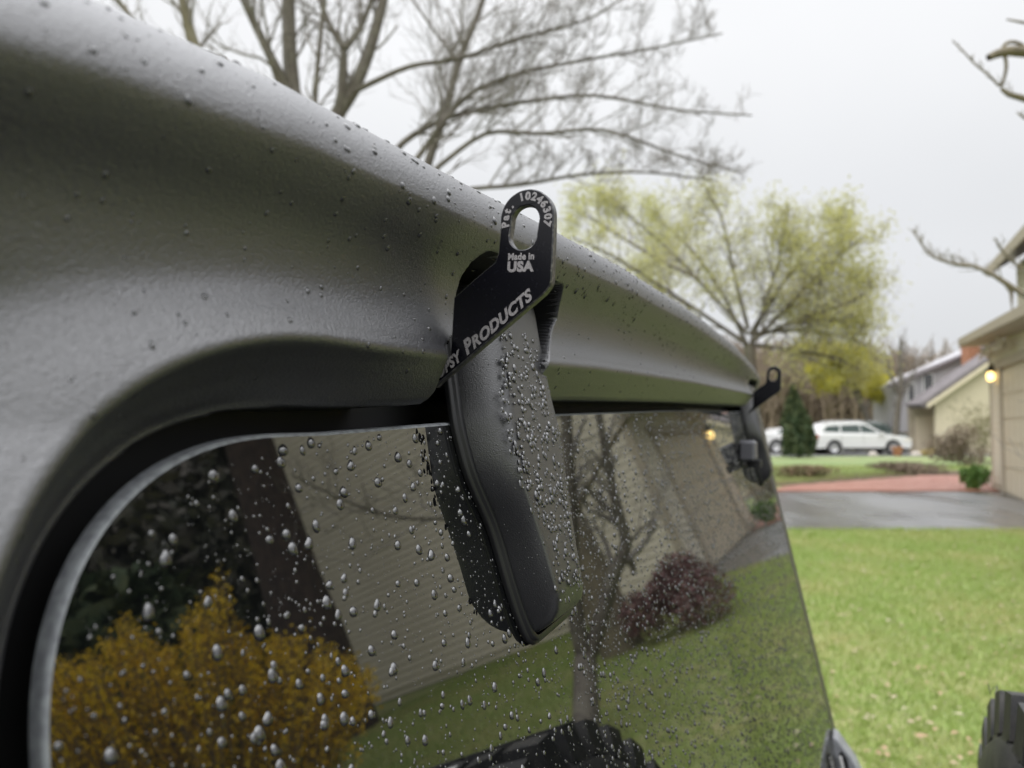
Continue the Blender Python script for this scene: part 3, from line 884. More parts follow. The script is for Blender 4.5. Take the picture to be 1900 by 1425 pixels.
for K, u0, u1, z0, z1, lo, hi, p, sg, rg_, sdn in (
        (480, .05, .62, .078, .2, .0005, .0018, 2.4, 10, 4, 31), (2000, .05, .62, .072, .2, .00016, .0004, 1.6, 6, 2, 32),
        (170, .06, .45, .02, .082, .0004, .0012, 1.8, 9, 3, 33), (600, .06, .5, -.02, .085, .00012, .0003, 1.4, 6, 2, 34),
        (700, .55, 1.6, .07, .2, .0006, .0015, 1.8, 6, 2, 35), (160, .45, 1.5, .02, .09, .0005, .0012, 1.6, 6, 2, 36),
        (70, .04, .2, -.12, .03, .0004, .0011, 1.6, 9, 3, 37)):
    P, n_ = surf_sample(HT, K, sdn, mk(u0, u1, z0, z1))
    n_ = orient(n_, N * .8 + UP * .6)
    gg = np.random.default_rng(sdn + 100)
    add_drops(b, P, n_, sizes(gg, K, lo, hi, p), sg, rg_, sdn, .55, (1.0, 1.6))
b.build('raindrops', M_WATER2, smooth=True, label='sparse raindrops clinging to the dark grey hardtop and its lip', cat='raindrops', kind='stuff', fix=False)

# on the hinge covers and bracket
b = MB()
for RGx, sd0, sg in ((RG1, 51, 1), (RG2, 61, 0)):
    gg = np.random.default_rng(sd0)
    K_ = 800 if sg else 160; z = -.092 + .142 * gg.random(K_); t = gg.random(K_)
    l = np.interp(z, HZ, HUL) + .0035; r = np.interp(z, [-.09, -.08, -.065, -.04, -.003, .011, .05, .078], [.411, .413, .415, .420, .427, .424, .424, .428])
    keep_ = gg.random(K_) < sstep(t, -.05, .15) * (1 - .5 * sstep(-z, .03, .08)) * sstep(-z, -.062, -.03)
    z, t, l, r = z[keep_], t[keep_], l[keep_], r[keep_]
    u = l + (r - l) * t
    P = W(u + (0 if sg else 1.125), .0257 + .0018 * np.minimum(1, np.minimum(t, 1 - t) * 5) - z * TT, z); n_ = np.broadcast_to(gn, (len(u), 3))
    add_drops(b, P, n_, sizes(gg, len(P), .0005, .0015, 1.6), 10 if sg else 6, 4 if sg else 2, sd0, .7, (1.1, 2.0))
    P, n_ = surf_sample(RGx[1:], 420 if sg else 60, sd0 + 1, lambda a: (a[..., 2] < H + .03), close=True); n_ = orient(n_, N - T * .4)
    add_drops(b, P, n_, sizes(gg, len(P), .00015, .00045, 1.5), 6, 2, sd0 + 1, .7, (1.0, 1.8))
b.build('raindrops', M_WATER, smooth=True, label='long raindrops running down the black hinge covers', cat='raindrops', kind='stuff', fix=False)

# ------------------------------------------------------------------ houses
GA = np.array([12.32, 19.76, 0.0])                     # far front corner of the garage
GD = np.array([-.4005, -.9163, 0.0])                   # along the front, towards the camera
GN = np.array([-.9163, .4005, 0.0])                    # out of the front
def gp_(s, o, z): return GA + GD * s + GN * o + UP * z

BOARD = {}
def board_mesh(name, length, direction, out, m, exposure=.15):
    """one clapboard: thick at its lower edge, thin at the top"""
    key = (name, round(length, 3), exposure)
    if key in BOARD: return BOARD[key]
    d, o = np.array(direction), np.array(out)
    p = [o * .0, o * .022, o * .022 + UP * .016, o * .006 + UP * (exposure + .012), UP * (exposure + .012)]
    v = [q for q in p] + [q + d * length for q in p]
    f = [(0, 1, 2, 3, 4), (9, 8, 7, 6, 5)] + [(i, 5 + i, 5 + (i + 1) % 5, (i + 1) % 5) for i in range(5)]
    me = bpy.data.meshes.new(name); me.from_pydata([tuple(q) for q in v], [], f); me.materials.append(m)
    BOARD[key] = me
    return me
def clad(parent, start, direction, out, lengths, m, exposure=.15, z0=.15):
    """boards up a wall; lengths(z) -> (from, to) along direction, or None"""
    d = np.array(direction); k = 0; z = z0
    while True:
        r = lengths(z)
        if r is None: break
        me = board_mesh('clapboard', round(r[1] - r[0], 2), direction, out, m, exposure)
        o = bpy.data.objects.new('clapboard', me)
        o.location = np.array(start) + d * r[0] + UP * z - wloc(parent)
        fin(o, parent)
        z += exposure; k += 1

hs = empty('tan_house', gp_(4, -3, 0), label='tan clapboard house with attached garage and a lit porch lamp, at right edge', cat='house')
SL = 8.6                                               # length of the front
SW = 9.4                                               # length of the side that faces the tail window
B_ = gp_(SL, 0, 0)
def gable(t): return 5.1 + 3.0 * min(1, t / 5.0) if t < 5.0 else 8.1 - .18 * (t - 5.0)
# wall cores
b = MB()
b.prism([gp_(0, -.01, 0), gp_(0, -.01, 3.6), gp_(3.6, -.01, 3.6), gp_(3.6, -.01, 5.05), gp_(SL - .01, -.01, 5.05), gp_(SL - .01, -.01, 0)], -GN * .15)
b.build('front_wall', M_SIDE, hs)
b = MB()
sp = [gp_(SL - .01, -.01 - t, gable(t) - .1) for t in (0, 5, SW)]
b.prism([gp_(SL - .01, -.02, 0)] + sp + [gp_(SL - .01, -SW, 0)], -GD * .15); b.build('side_wall', M_SIDE, hs)
b = MB(); b.prism([gp_(0.0, -.16, 0), gp_(0, -.16, 3.6), gp_(0, -6, 3.6), gp_(0, -6, 0)], GD * .15); b.build('far_wall', M_SIDE, hs)
# boards: garage pier, header, upper floor, the long side
clad(hs, gp_(.10, 0, 0), GD, GN, lambda z: (0, 1.30) if z < 3.45 else None, M_SIDE)
clad(hs, gp_(7.25, 0, 0), GD, GN, lambda z: (0, 1.20) if z < 3.0 else None, M_SIDE)
clad(hs, gp_(1.42, 0, 0), GD, GN, lambda z: (0, 7.03) if z < 3.45 else None, M_SIDE, z0=3.15)
clad(hs, gp_(3.75, 0, 0), GD, GN, lambda z: (0, 4.70) if z < 4.95 else None, M_SIDE, z0=3.6)
side_len = lambda z: ((0 if z < 5.0 else (z - 5.0) / .6), SW - .1) if z < 7.25 else None
clad(hs, gp_(SL, -.12, 0), -GN, GD, side_len, M_SIDE)
# corner boards
for s, o in ((-.01, .012), (SL + .012, .012)):
    b = MB(); b.prism([gp_(s - .06, o + .02, .0), gp_(s + .055, o + .02, 0), gp_(s + .055, o - .12, 0), gp_(s - .06, o - .12, 0)], UP * 3.5); b.build('corner_board', M_TRIM, hs)
b = MB(); b.prism([gp_(SL - .06, -SW + .1, 0), gp_(SL + .055, -SW + .1, 0), gp_(SL + .055, -SW - .05, 0), gp_(SL - .06, -SW - .05, 0)], UP * 7.2); b.build('corner_board', M_BARK2, hs)
# garage door in its surround
def slab(s0, s1, z0, z1, o0, o1): return [gp_(s0, o0, z0), gp_(s1, o0, z0), gp_(s1, o0, z1), gp_(s0, o0, z1)], GN * (o1 - o0)
b = MB(); b.prism(*slab(1.42, 1.72, 0, 2.95, .0, .06)); b.build('door_jamb', M_TRIM, hs)
b = MB(); b.prism(*slab(6.95, 7.25, 0, 2.95, .0, .06)); b.build('door_jamb', M_TRIM, hs)
b = MB(); b.prism(*slab(1.35, 7.32, 2.95, 3.15, .0, .09)); b.build('door_header', M_TRIM, hs)
b = MB(); b.prism(*slab(1.72, 6.95, 0, 2.95, -.008, -.003)); gd = b.build('garage_door', M_DOOR, hs)
for r_ in range(5):
    for c_ in range(8):
        b = MB(); s0 = 1.78 + c_ * .645; z0 = .06 + r_ * .57
        b.prism(*slab(s0, s0 + .58, z0, z0 + .52, -.002, .022)); pn = b.build('panel', M_DOOR, gd)
# roofs
def roof_slab(name, pts, m, parent, th=.16):
    b = MB(); b.prism(pts, -UP * th); return b.build(name, m, parent)
roof_slab('lower_roof', [gp_(-.60, .62, 3.86), gp_(3.6, .62, 3.74), gp_(SL + .2, .62, 3.60), gp_(SL + .2, .02, 3.95), gp_(3.6, .02, 4.0), gp_(3.6, -3, 5.3), gp_(-.6, -3, 5.4)], M_SHING, hs)
b = MB(); b.prism([gp_(-.60, .64, 3.70), gp_(-.60, .64, 3.90), gp_(SL + .2, .64, 3.64), gp_(SL + .2, .64, 3.44)], -GN * .04); b.build('fascia', M_TRIM, hs)
b = MB(); b.prism([gp_(-.58, .60, 3.68), gp_(SL + .2, .60, 3.43), gp_(SL + .2, .03, 3.44), gp_(-.58, -.0, 3.69)], UP * .02); b.build('soffit', M_TRIM, hs)
roof_slab('upper_roof', [gp_(3.1, .45, 5.12), gp_(SL + .4, .45, 5.12), gp_(SL + .4, -5.0, 8.35), gp_(3.1, -5.0, 8.35)], M_SHING, hs)
roof_slab('rear_roof', [gp_(3.1, -5.0, 8.35), gp_(SL + .4, -5.0, 8.35), gp_(SL + .4, -SW - .4, 7.5), gp_(3.1, -SW - .4, 7.5)], M_SHING, hs)
b = MB(); b.prism([gp_(3.1, .47, 4.92), gp_(3.1, .47, 5.14), gp_(SL + .4, .47, 5.14), gp_(SL + .4, .47, 4.92)], -GN * .04); b.build('fascia', M_TRIM, hs)
b = MB(); b.tube([gp_(3.3, .40, 4.95), gp_(3.35, .15, 4.7), gp_(3.4, .06, 4.5), gp_(3.4, .06, 3.95)], .045, 8); b.build('downspout', M_TRIM, hs, smooth=True)
# dried vine curling under the eave
b = MB(); g = np.random.default_rng(4)
for k in range(9):
    s = .3 + 3.2 * g.random(); p = [gp_(s + .25 * i * .3 * math.sin(i + k), .25 + .12 * math.sin(i * 1.3 + k), 3.32 + .12 * math.sin(i * 1.7 + k * 2) + .1 * g.random()) for i in range(8)]
    b.tube(p, .016, 5)
b.build('dried_vine', M_SIDE, kind='thing', label='dried pale vine curling under the tan garage eave', cat='vine', fix=False)

# lit lamp beside the garage door
lp = gp_(1.02, .17, 2.80)
lp = at(1838, 699, 18.9)
lm = empty('wall_lamp', lp, label='lit yellow globe lamp on the garage wall corner', cat='lamp')
b = MB()
th = np.linspace(0, 2 * pi, 16, endpoint=False)
b.grid(np.array([[lp + np.array([r * math.cos(t), r * math.sin(t), z]) for t in th] for r, z in ((.02, -.11), (.06, -.095), (.088, -.04), (.092, .02), (.08, .08), (.05, .12))]), close=True)
b.build('lamp_globe', M_LAMP, lm, smooth=True)
b = MB()
b.grid(np.array([[lp + np.array([r * math.cos(t), r * math.sin(t), z]) for t in th] for r, z in ((.065, .125), (.13, .14), (.10, .20), (.04, .25), (.01, .30))]), close=True)
b.build('lamp_cap', M_IRON, lm, smooth=True)
wall_pt = gp_(.55, .03, lp[2] + .22)
b = MB(); b.tube([lp + UP * .22, lp + UP * .27 + (wall_pt - lp) * [.4, .4, 0], wall_pt], .018, 6); b.box(wall_pt, (.12, .12, .22), rot=math.atan2(GD[1], GD[0])); b.build('lamp_bracket', M_IRON, lm)
lm.location = lm.location

# yellow neighbour house, 42 m off
K = 42 / F
def yp(px, py, Y=42.0): return at(px, py, Y)
yh = empty('yellow_house', at(1780, 840, 42.5), label='pale yellow clapboard house with mauve shingle roof beyond the white car', cat='house')
def zpx(py, Y=42.0): return float(at(CX, py, Y)[2])
def xpx(px, Y=42.0): return float(at(px, 785, Y)[0])
x0 = xpx(1737); xr = xpx(1905)
rake = lambda x: zpx(742) + (x - x0) / (xpx(1840) - x0) * (zpx(664) - zpx(742))
b = MB(); b.prism([(x0, 42.05, 0), (x0, 42.05, rake(x0) - .05), (xr, 42.05, rake(xr) - .05), (xr, 42.05, 0)], (0, .2, 0)); b.build('gable_wall', M_SIDE2, yh)
clad(yh, (x0, 42.05, 0), (1, 0, 0), (0, -1, 0), lambda z: (max(0, (z + .2 - rake(x0)) * (xpx(1840) - x0) / (zpx(664) - zpx(742))), xr - x0) if z < rake(xr) - .3 else None, M_SIDE2, exposure=.2, z0=.1)
b = MB(); b.prism([(xpx(1700), 41.6, zpx(750)), (xr + .3, 41.6, rake(xr) + .25), (xr + .3, 41.6, rake(xr) + .02), (xpx(1712), 41.6, zpx(757))], (0, 1.6, 0)); b.build('shingle_roof', M_SHING2, yh)
b = MB(); b.prism([(xpx(1713), 41.5, zpx(758)), (xpx(1713), 41.5, zpx(750)), (xr + .3, 41.5, rake(xr) + .03), (xr + .3, 41.5, rake(xr) - .22)], (0, .08, 0)); b.build('rake_board', M_SIDE2, yh)
# recessed garage front to its left
xa, xb = xpx(1689, 43.4), xpx(1739, 43.4)
b = MB(); b.prism([(xa, 43.4, 0), (xa, 43.4, zpx(748, 43.4)), (xb, 43.4, zpx(748, 43.4)), (xb, 43.4, 0)], (0, .3, 0)); b.build('garage_front', M_TRIM, yh)
b = MB(); b.prism([(xa + .25, 43.3, 0), (xa + .25, 43.3, 2.05), (xb - .1, 43.3, 2.05), (xb - .1, 43.3, 0)], (0, .08, 0)); b.build('garage_door', M_DOOR, yh)
b = MB(); b.box(((xa + xb) / 2, 43.28, 2.2), (xb - xa, .12, .28)); b.build('door_lintel', M_TRIM, yh)
# upper grey storey with windows and its chimney
gx0, gx1 = xpx(1664, 46), xpx(1860, 46)
z0u = zpx(752, 46); ztu0, ztu1 = zpx(716, 46), zpx(632, 46)
b = MB(); b.prism([(gx0, 46, z0u - 1.6), (gx0, 46, ztu0), (gx1, 46, ztu1), (gx1, 46, z0u - 1.6)], (0, 3, 0)); b.build('upper_wall', M_GREYW, yh)
b = MB(); b.prism([(gx0 - .4, 45.7, ztu0 - .1), (gx0 - .4, 45.7, ztu0 + .12), (gx1 + .3, 45.7, ztu1 + .22), (gx1 + .3, 45.7, ztu1)], (0, .7, 0)); b.build('upper_roof', M_SHING2, yh)
for px, py, wd_, hg in ((1690, 728, .34, 1.0), (1722, 715, .5, 1.3)):
    p = at(px, py, 45.9)
    b = MB(); b.box(p, (wd_ + .14, .08, hg + .14)); fr = b.build('window_frame', M_WHITE, yh)
    b = MB(); b.box(p + [0, -.06, 0], (wd_, .04, hg)); b.build('pane', M_WIN, fr)
c0 = at(1810, 690, 44.5); ctop = at(1810, 638, 44.5)[2]; cz0 = c0[2] - .6
chim = empty('chimney', (c0[0], 44.9, cz0)); COL.objects.unlink(chim); COL.objects.link(chim); chim.parent = yh; chim.location = np.array([c0[0], 44.9, cz0]) - wloc(yh)
b = MB(); b.box((c0[0], 44.9, (cz0 + ctop) / 2), (.66, .8, ctop - cz0)); b.build('chimney_core', M_CHIM, chim)
b = MB()
nz = int((ctop - cz0) / .09)
for k in range(nz):
    for j in range(4):
        b.box((c0[0] - .255 + j * .17 + (.05 if k % 2 else -.02), 44.49, cz0 + .045 + k * .09), (.15, .03, .07))
b.build('chimney_bricks', M_CHIM, chim, kind='stuff', fix=False)
b = MB(); b.box((c0[0], 44.9, ctop + .05), (.8, 1.0, .10)); b.build('chimney_cap', M_GREYW, chim)

# ------------------------------------------------------------------ cars
def car(px, py, Y, px_len, name, label, paint, real_len, kindc='suv', group=None, flip=1, cat='car'):
    base = at(px, py, Y); base[2] = -.008
    Lg = real_len
    root = empty(name, base, label=label, cat=cat, group=group)
    def P(x, v, z): return base + np.array([x * flip, v, z])
    # side profile of the body, rear at x = -L/2, with wheel arches
    l = Lg / 2; wr = .37
    xr_, xf = -l * .60, l * .62
    arch = lambda xc: [(xc + (wr + .07) * math.cos(R(a)), .36 + (wr + .07) * math.sin(R(a))) for a in range(180, -1, -20)]
    low = [(-l + .05, .42), (-l + .12, .32)] + [q for q in arch(xr_) if q[1] > .30] + [q for q in arch(xf) if q[1] > .30] + [(l - .12, .32), (l - .02, .42)]
    topl = [(l, .62), (l - .06, .80), (l - .30, .93), (l * .42, 1.06), (-l * .2, 1.08), (-l + .10, 1.10), (-l, .95), (-l + .02, .60)]
    prof = low + topl
    hw = .93
    secs = []
    for v, ins, dz in ((-hw, .05, -.02), (-hw + .02, .02, 0), (-hw + .12, .0, .012), (hw - .12, 0, .012), (hw - .02, .02, 0), (hw, .05, -.02)):
        secs.append([P(x * (1 - ins / l), v, z + (dz if z > .9 else 0)) for x, z in prof])
    b = MB(); n = len(prof); A = np.array(secs)
    b.grid(A, close=True); b.f.append(tuple(range(n))); b.f.append(tuple(range(b.n - n, b.n)))
    body = b.build('body', paint, root); auto_smooth(body, 30)
    # cabin
    if kindc == 'suv': cab = [(-l + .08, 1.06), (-l + .46, 1.56), (-l + .85, 1.68), (-.25, 1.72), (l * .08, 1.66), (l * .46, 1.05)]
    else: cab = [(-l + .55, 1.06), (-l + 1.1, 1.36), (-.1, 1.44), (l * .12, 1.40), (l * .50, 1.04)]
    secs = []
    for v, tz in ((-1, 0), (1, 0)):
        secs.append([P(x, v * (hw - .08 - .16 * (z - 1.05) / .65), z) for x, z in cab])
    b = MB(); A = np.array(secs); n = len(cab); b.grid(A, close=True); b.f.append(tuple(range(n))); b.f.append(tuple(range(n, 2 * n)))
    cb_ = b.build('cabin', paint, root); auto_smooth(cb_, 50)
    # side windows on the camera side and the far side
    if kindc == 'suv': wins = [[(-l + .48, 1.20), (-l + .74, 1.50), (-l * .46, 1.55), (-l * .46, 1.16)], [(-l * .43, 1.16), (-l * .43, 1.55), (-.12, 1.58), (-.10, 1.14)], [(-.05, 1.14), (-.07, 1.58), (l * .07, 1.55), (l * .36, 1.12)]]
    else: wins = [[(-l + .95, 1.10), (-l + 1.2, 1.30), (-.2, 1.36), (-.2, 1.10)], [(-.12, 1.10), (-.12, 1.36), (l * .10, 1.34), (l * .38, 1.08)]]
    for sgn in (-1, 1):
        for wn in wins:
            pts = [P(x, sgn * (hw - .08 - .16 * (z - 1.05) / .65 + .012), z) for x, z in wn]
            b = MB(); b.prism(pts, (0, -sgn * .02, 0)); b.build('side_window', M_CWIN, root)
    b = MB()
    wx0, wx1 = cab[-2], cab[-1]
    pts = [P(wx0[0] + .10, s * (hw - .26), wx0[1] - .03) + [flip * .03, 0, .01] if q == 0 else P(wx1[0] - .06, s * (hw - .14), wx1[1] + .05) + [flip * .03, 0, .01] for q, s in ((0, -1), (0, 1), (1, 1), (1, -1))]
    b.prism(pts, (flip * .012, 0, .012)); b.build('windscreen', M_CWIN, root)
    b = MB(); b.box(P(0, 0, .40), (Lg * .86, 1.70, .16)); b.build('sill', M_CARB, root)
    for sx in (xr_, xf):
        for sgn in (-1, 1):
            c = P(sx, sgn * (hw - .12), .36)
            b = MB()
            th_ = np.linspace(0, 2 * pi, 28, endpoint=False)
            b.grid(np.array([[c + np.array([r * math.cos(t), sgn * y, r * math.sin(t)]) for t in th_] for r, y in ((.22, .10), (.33, .11), (.365, .07), (.365, -.10), (.2, -.11))]), close=True)
            wh = b.build('wheel', M_TYRE, root, smooth=True)
            b = MB(); b.grid(np.array([[c + np.array([r * math.cos(t), sgn * y, r * math.sin(t)]) for t in th_] for r, y in ((.245, .112), (.235, .085), (.06, .07), (.01, .075))]), close=True)
            rm = b.build('rim', M_WHEEL, wh, smooth=True)
    b = MB(); 
    b.box(P(-l + .10, -hw + .06, .95), (.24, .16, .20)); b.build('tail_lamp', M_RED, root)
    b = MB(); b.box(P(-l + .10, hw - .06, .95), (.24, .16, .20)); b.build('tail_lamp', M_RED, root)
    for s in (-1, 1):
        b = MB(); b.box(P(l - .22, s * (hw - .09), .78), (.36, .20, .15)); b.build('headlamp', M_LITE, root)
        b = MB(); b.box(P(l * .36, s * (hw + .06), 1.12), (.16, .2, .13)); b.build('mirror', paint, root)
    if kindc == 'suv':
        for s in (-1, 1):
            b = MB(); b.tube([P(-l + .95, s * .62, 1.66), P(-l + 1.05, s * .62, 1.74), (P(l * .0, s * .62, 1.77)), P(l * .05, s * .62, 1.68)], .02, 6); b.build('roof_rail', M_WHEEL, root)
    for x in (-l * .44, .02):
        b = MB(); b.box(P(x, -hw + .006, .82), (.012, .02, .52)); b.build('door_gap', M_CARB, root)
    b = MB(); b.box(P(0, 0, .30), (Lg * .96, 1.72, .06)); b.build('underbody', M_CARB, root)
    return root
car(1588, 843, 41.5, 179, 'parked_suv', 'white estate car parked side-on beyond the far lawn, facing right', M_CARW, 5.15)
car(1473, 844, 43.6, 0, 'parked_car', 'white hatchback mostly hidden behind the conifer, red tail lamp showing', M_CARW, 4.4, 'sedan')
car(1624, 838, 46.5, 0, 'parked_van', 'grey-green van behind the white estate car', M_CARG, 4.4)
# van is taller than it is long here
# ------------------------------------------------------------------ trees
def grow(b, p, d, length, r, level, g, spread=.55, up=.12, shrink=.72, kids=(2, 4), minr=.003, tips=None, seg=4, sides=None):
    """one limb as a wavering tapered tube, then its side shoots"""
    n = max(2, seg); pts = [p]; dd = np.array(d, float)
    for i in range(n):
        dd = dd + g.normal(0, .13, 3) + UP * up * .3
        dd /= np.linalg.norm(dd)
        pts.append(pts[-1] + dd * length / n)
    r1 = max(minr * .6, r * (.35 if level == 0 else .55))
    rad = np.linspace(r, r1, n + 1)
    b.tube(pts, rad, sides or (6 if r > .05 else 4 if r > .012 else 3), cap=False)
    if level <= 0:
        if tips is not None: tips.append(pts[-1]); tips.append(pts[len(pts) // 2])
        return
    if tips is not None and level <= 1: tips.append(pts[-1])
    k = g.integers(kids[0], kids[1] + 1)
    for j in range(k):
        t = .25 + .75 * (j + g.random()) / k
        i = min(n - 1, int(t * n)); f = t * n - i
        q = pts[i] * (1 - f) + pts[i + 1] * f
        ax = g.normal(0, 1, 3); ax -= dd * ax.dot(dd); ax /= np.linalg.norm(ax) + 1e-9
        nd_ = dd * (1 - spread * .6) + ax * spread + UP * up
        nd_ /= np.linalg.norm(nd_)
        grow(b, q, nd_, length * shrink * (.7 + .5 * g.random()), max(minr, r1 * (.55 + .3 * g.random())), level - 1, g, spread, up, shrink, kids, minr, tips, seg, sides)

def limb(b, pix, Y0, Y1, w0, w1, sides=8):
    """a main limb through picture directions at depths Y0..Y1; widths in the same measure"""
    n = len(pix); Ys = np.linspace(Y0, Y1, n)
    pts = np.array([at(x, y, Y) for (x, y), Y in zip(pix, Ys)])
    # refine
    t = np.linspace(0, n - 1, n * 4 - 3)
    P_ = np.stack([np.interp(t, range(n), pts[:, k]) for k in range(3)], -1)
    for _ in range(2): P_[1:-1] = (P_[:-2] + 2 * P_[1:-1] + P_[2:]) / 4
    rad = np.interp(t, [0, n - 1], [w0 / 2 * Y0 / F, w1 / 2 * Y1 / F])
    b.tube(P_, rad, sides, cap=False)
    return P_, rad
def shoots(b, P_, rad, n, length, level, g, t0=.25, spread=.6, up=.15, tips=None, minr=.003, bias=None, shrink=.7, kids=(2, 4), rmax=.03):
    for k in range(n):
        t = t0 + (1 - t0) * (k + g.random()) / n
        i = min(len(P_) - 2, int(t * (len(P_) - 1)))
        d = P_[i + 1] - P_[i]; d /= np.linalg.norm(d)
        ax = g.normal(0, 1, 3); ax -= d * ax.dot(d); ax /= np.linalg.norm(ax)
        nd_ = d * (1 - spread * .5) + ax * spread + UP * up + (0 if bias is None else np.array(bias))
        nd_ /= np.linalg.norm(nd_)
        grow(b, P_[i], nd_, length * (1.2 - .75 * t) * (.6 + .7 * g.random()), min(rmax, max(minr, rad[i] * .5)), level, g, spread, up * .6, shrink, kids, minr, tips)

# big bare tree behind the hardtop
g = np.random.default_rng(101)
TY = 14.0
root = empty('bare_tree', (float(at(585, 785, TY)[0]), TY, -.02), label='large bare tree with wide spreading limbs rising behind the hardtop', cat='tree')
tr, tw = MB(), MB()
limb(tr, [(588, 960), (584, 700), (572, 500)], TY, TY, 66, 52, 12)
L1 = limb(tr, [(572, 500), (556, 330), (545, 190), (537, 100), (534, -60), (530, -260)], TY, TY, 40, 18, 10)
L2 = limb(tr, [(548, 215), (520, 140), (497, 95), (462, 22), (425, -60), (380, -180)], TY, TY - .6, 22, 9)
L3 = limb(tr, [(575, 500), (596, 310), (622, 215), (655, 170), (684, 100), (708, 15), (730, -80), (760, -220)], TY, TY + .4, 36, 12, 10)
L4 = limb(tr, [(622, 222), (636, 160), (640, 88), (612, 50), (590, -10), (575, -120)], TY, TY + .2, 18, 7)
L4b = limb(tr, [(640, 90), (668, 55), (694, -10), (710, -120)], TY, TY + .3, 14, 6)
L5 = limb(tr, [(580, 470), (582, 215), (590, 110), (602, 0), (612, -150)], TY - .5, TY - .7, 13, 6)
L6 = limb(tr, [(580, 560), (700, 330), (745, 262), (830, 215), (950, 192), (1100, 172), (1250, 205), (1395, 214)], TY, TY + 2, 16, 3)
L7 = limb(tr, [(580, 600), (690, 400), (770, 300), (860, 175), (960, 135), (1080, 112), (1210, 90), (1340, 62)], TY, TY + 1.5, 15, 3)
L8 = limb(tr, [(656, 170), (760, 120), (850, 112), (960, 70), (1090, 40), (1180, -20)], TY + .1, TY + 1, 12, 3)
L9 = limb(tr, [(700, 400), (800, 320), (900, 240), (1000, 250), (1120, 235), (1260, 290), (1370, 318)], TY, TY - .7, 12, 3)
L10 = limb(tr, [(720, 440), (850, 350), (960, 345), (1080, 322), (1200, 318), (1330, 335)], TY, TY + 1, 11, 3)
for L, n, ln, lv in ((L1, 14, 1.4, 3), (L2, 12, 1.1, 3), (L3, 14, 1.2, 3), (L4, 8, .9, 3), (L4b, 8, .9, 3), (L5, 9, .8, 3)):
    shoots(tw, *L, n, ln, lv, g, minr=.0045, up=.25, kids=(2, 3))
for L, n, ln, lv in ((L6, 26, 1.15, 3), (L7, 28, 1.2, 3), (L8, 24, 1.1, 3), (L9, 22, .95, 3), (L10, 22, .8, 3)):
    shoots(tw, *L, n, ln, lv, g, t0=.3, minr=.0045, up=.28, bias=(.05, 0, .05), kids=(2, 5))
t_ = tr.build('trunk', M_BARK, root, smooth=True, fix=False)
tw.build('twigs', M_TWIG, root, fix=False, kind='stuff')
# slimmer tree left of it
root = empty('bare_tree', (float(at(390, 785, 11)[0]), 11, -.02), label='slim bare tree with olive stems, left of the large bare tree', cat='tree')
tr, tw = MB(), MB()
La = limb(tr, [(430, 990), (415, 500), (375, 130), (352, 60), (334, -20), (300, -160)], 11, 11, 40, 8, 8)
Lb = limb(tr, [(415, 500), (330, 200), (286, 92), (250, 45), (214, -8), (160, -100)], 11, 10.6, 16, 5, 8)
Lc = limb(tr, [(410, 450), (450, 110), (330, 90), (250, 60), (130, 45), (0, 10)], 11, 12, 8, 3, 6)
for L, n, ln in ((La, 10, .8), (Lb, 8, .7), (Lc, 8, .6)): shoots(tw, *L, n, ln, 2, g, minr=.0035, up=.2)
tr.build('trunk', mat('olive_bark', (0.13, 0.115, 0.065), .8, noise=(5, (.17, .15, .10), 4, .4, .65)), root, smooth=True, fix=False)
tw.build('twigs', M_TWIG, root, fix=False, kind='stuff')
# second slim one, to the right
root = empty('bare_tree', (float(at(760, 785, 17)[0]), 17, -.02), label='slender bare tree crossing the limbs just left of the bracket', cat='tree')
tr, tw = MB(), MB()
La = limb(tr, [(700, 930), (740, 560), (790, 310), (825, 215), (850, 115), (888, 25), (915, -60), (940, -200)], 17, 17, 22, 7, 8)
Lb = limb(tr, [(850, 115), (800, 50), (740, -40)], 17, 17, 7, 3, 6)
for L, n, ln in ((La, 14, 1.3), (Lb, 4, 1.0)): shoots(tw, *L, n, ln, 3, g, minr=.005, up=.25, kids=(2, 3))
tr.build('trunk', M_BARK, root, smooth=True, fix=False)
tw.build('twigs', M_TWIG, root, fix=False, kind='stuff')

def leaves(b, pts, per, spread, size, g):
    pts = np.asarray(pts); K = len(pts) * per
    c = np.repeat(pts, per, 0) + g.normal(0, spread, (K, 3))
    a = g.normal(0, 1, (K, 3)); a /= np.linalg.norm(a, axis=1)[:, None]
    q = g.normal(0, 1, (K, 3)); q -= a * (a * q).sum(1)[:, None]; q /= np.linalg.norm(q, axis=1)[:, None]
    s = (size * (.6 + .8 * g.random(K)))[:, None]
    v = np.stack([c - a * s, c + q * s * .55, c + a * s, c - q * s * .55], 1)
    f = np.arange(4 * K).reshape(-1, 4)
    b.arr(v, f)

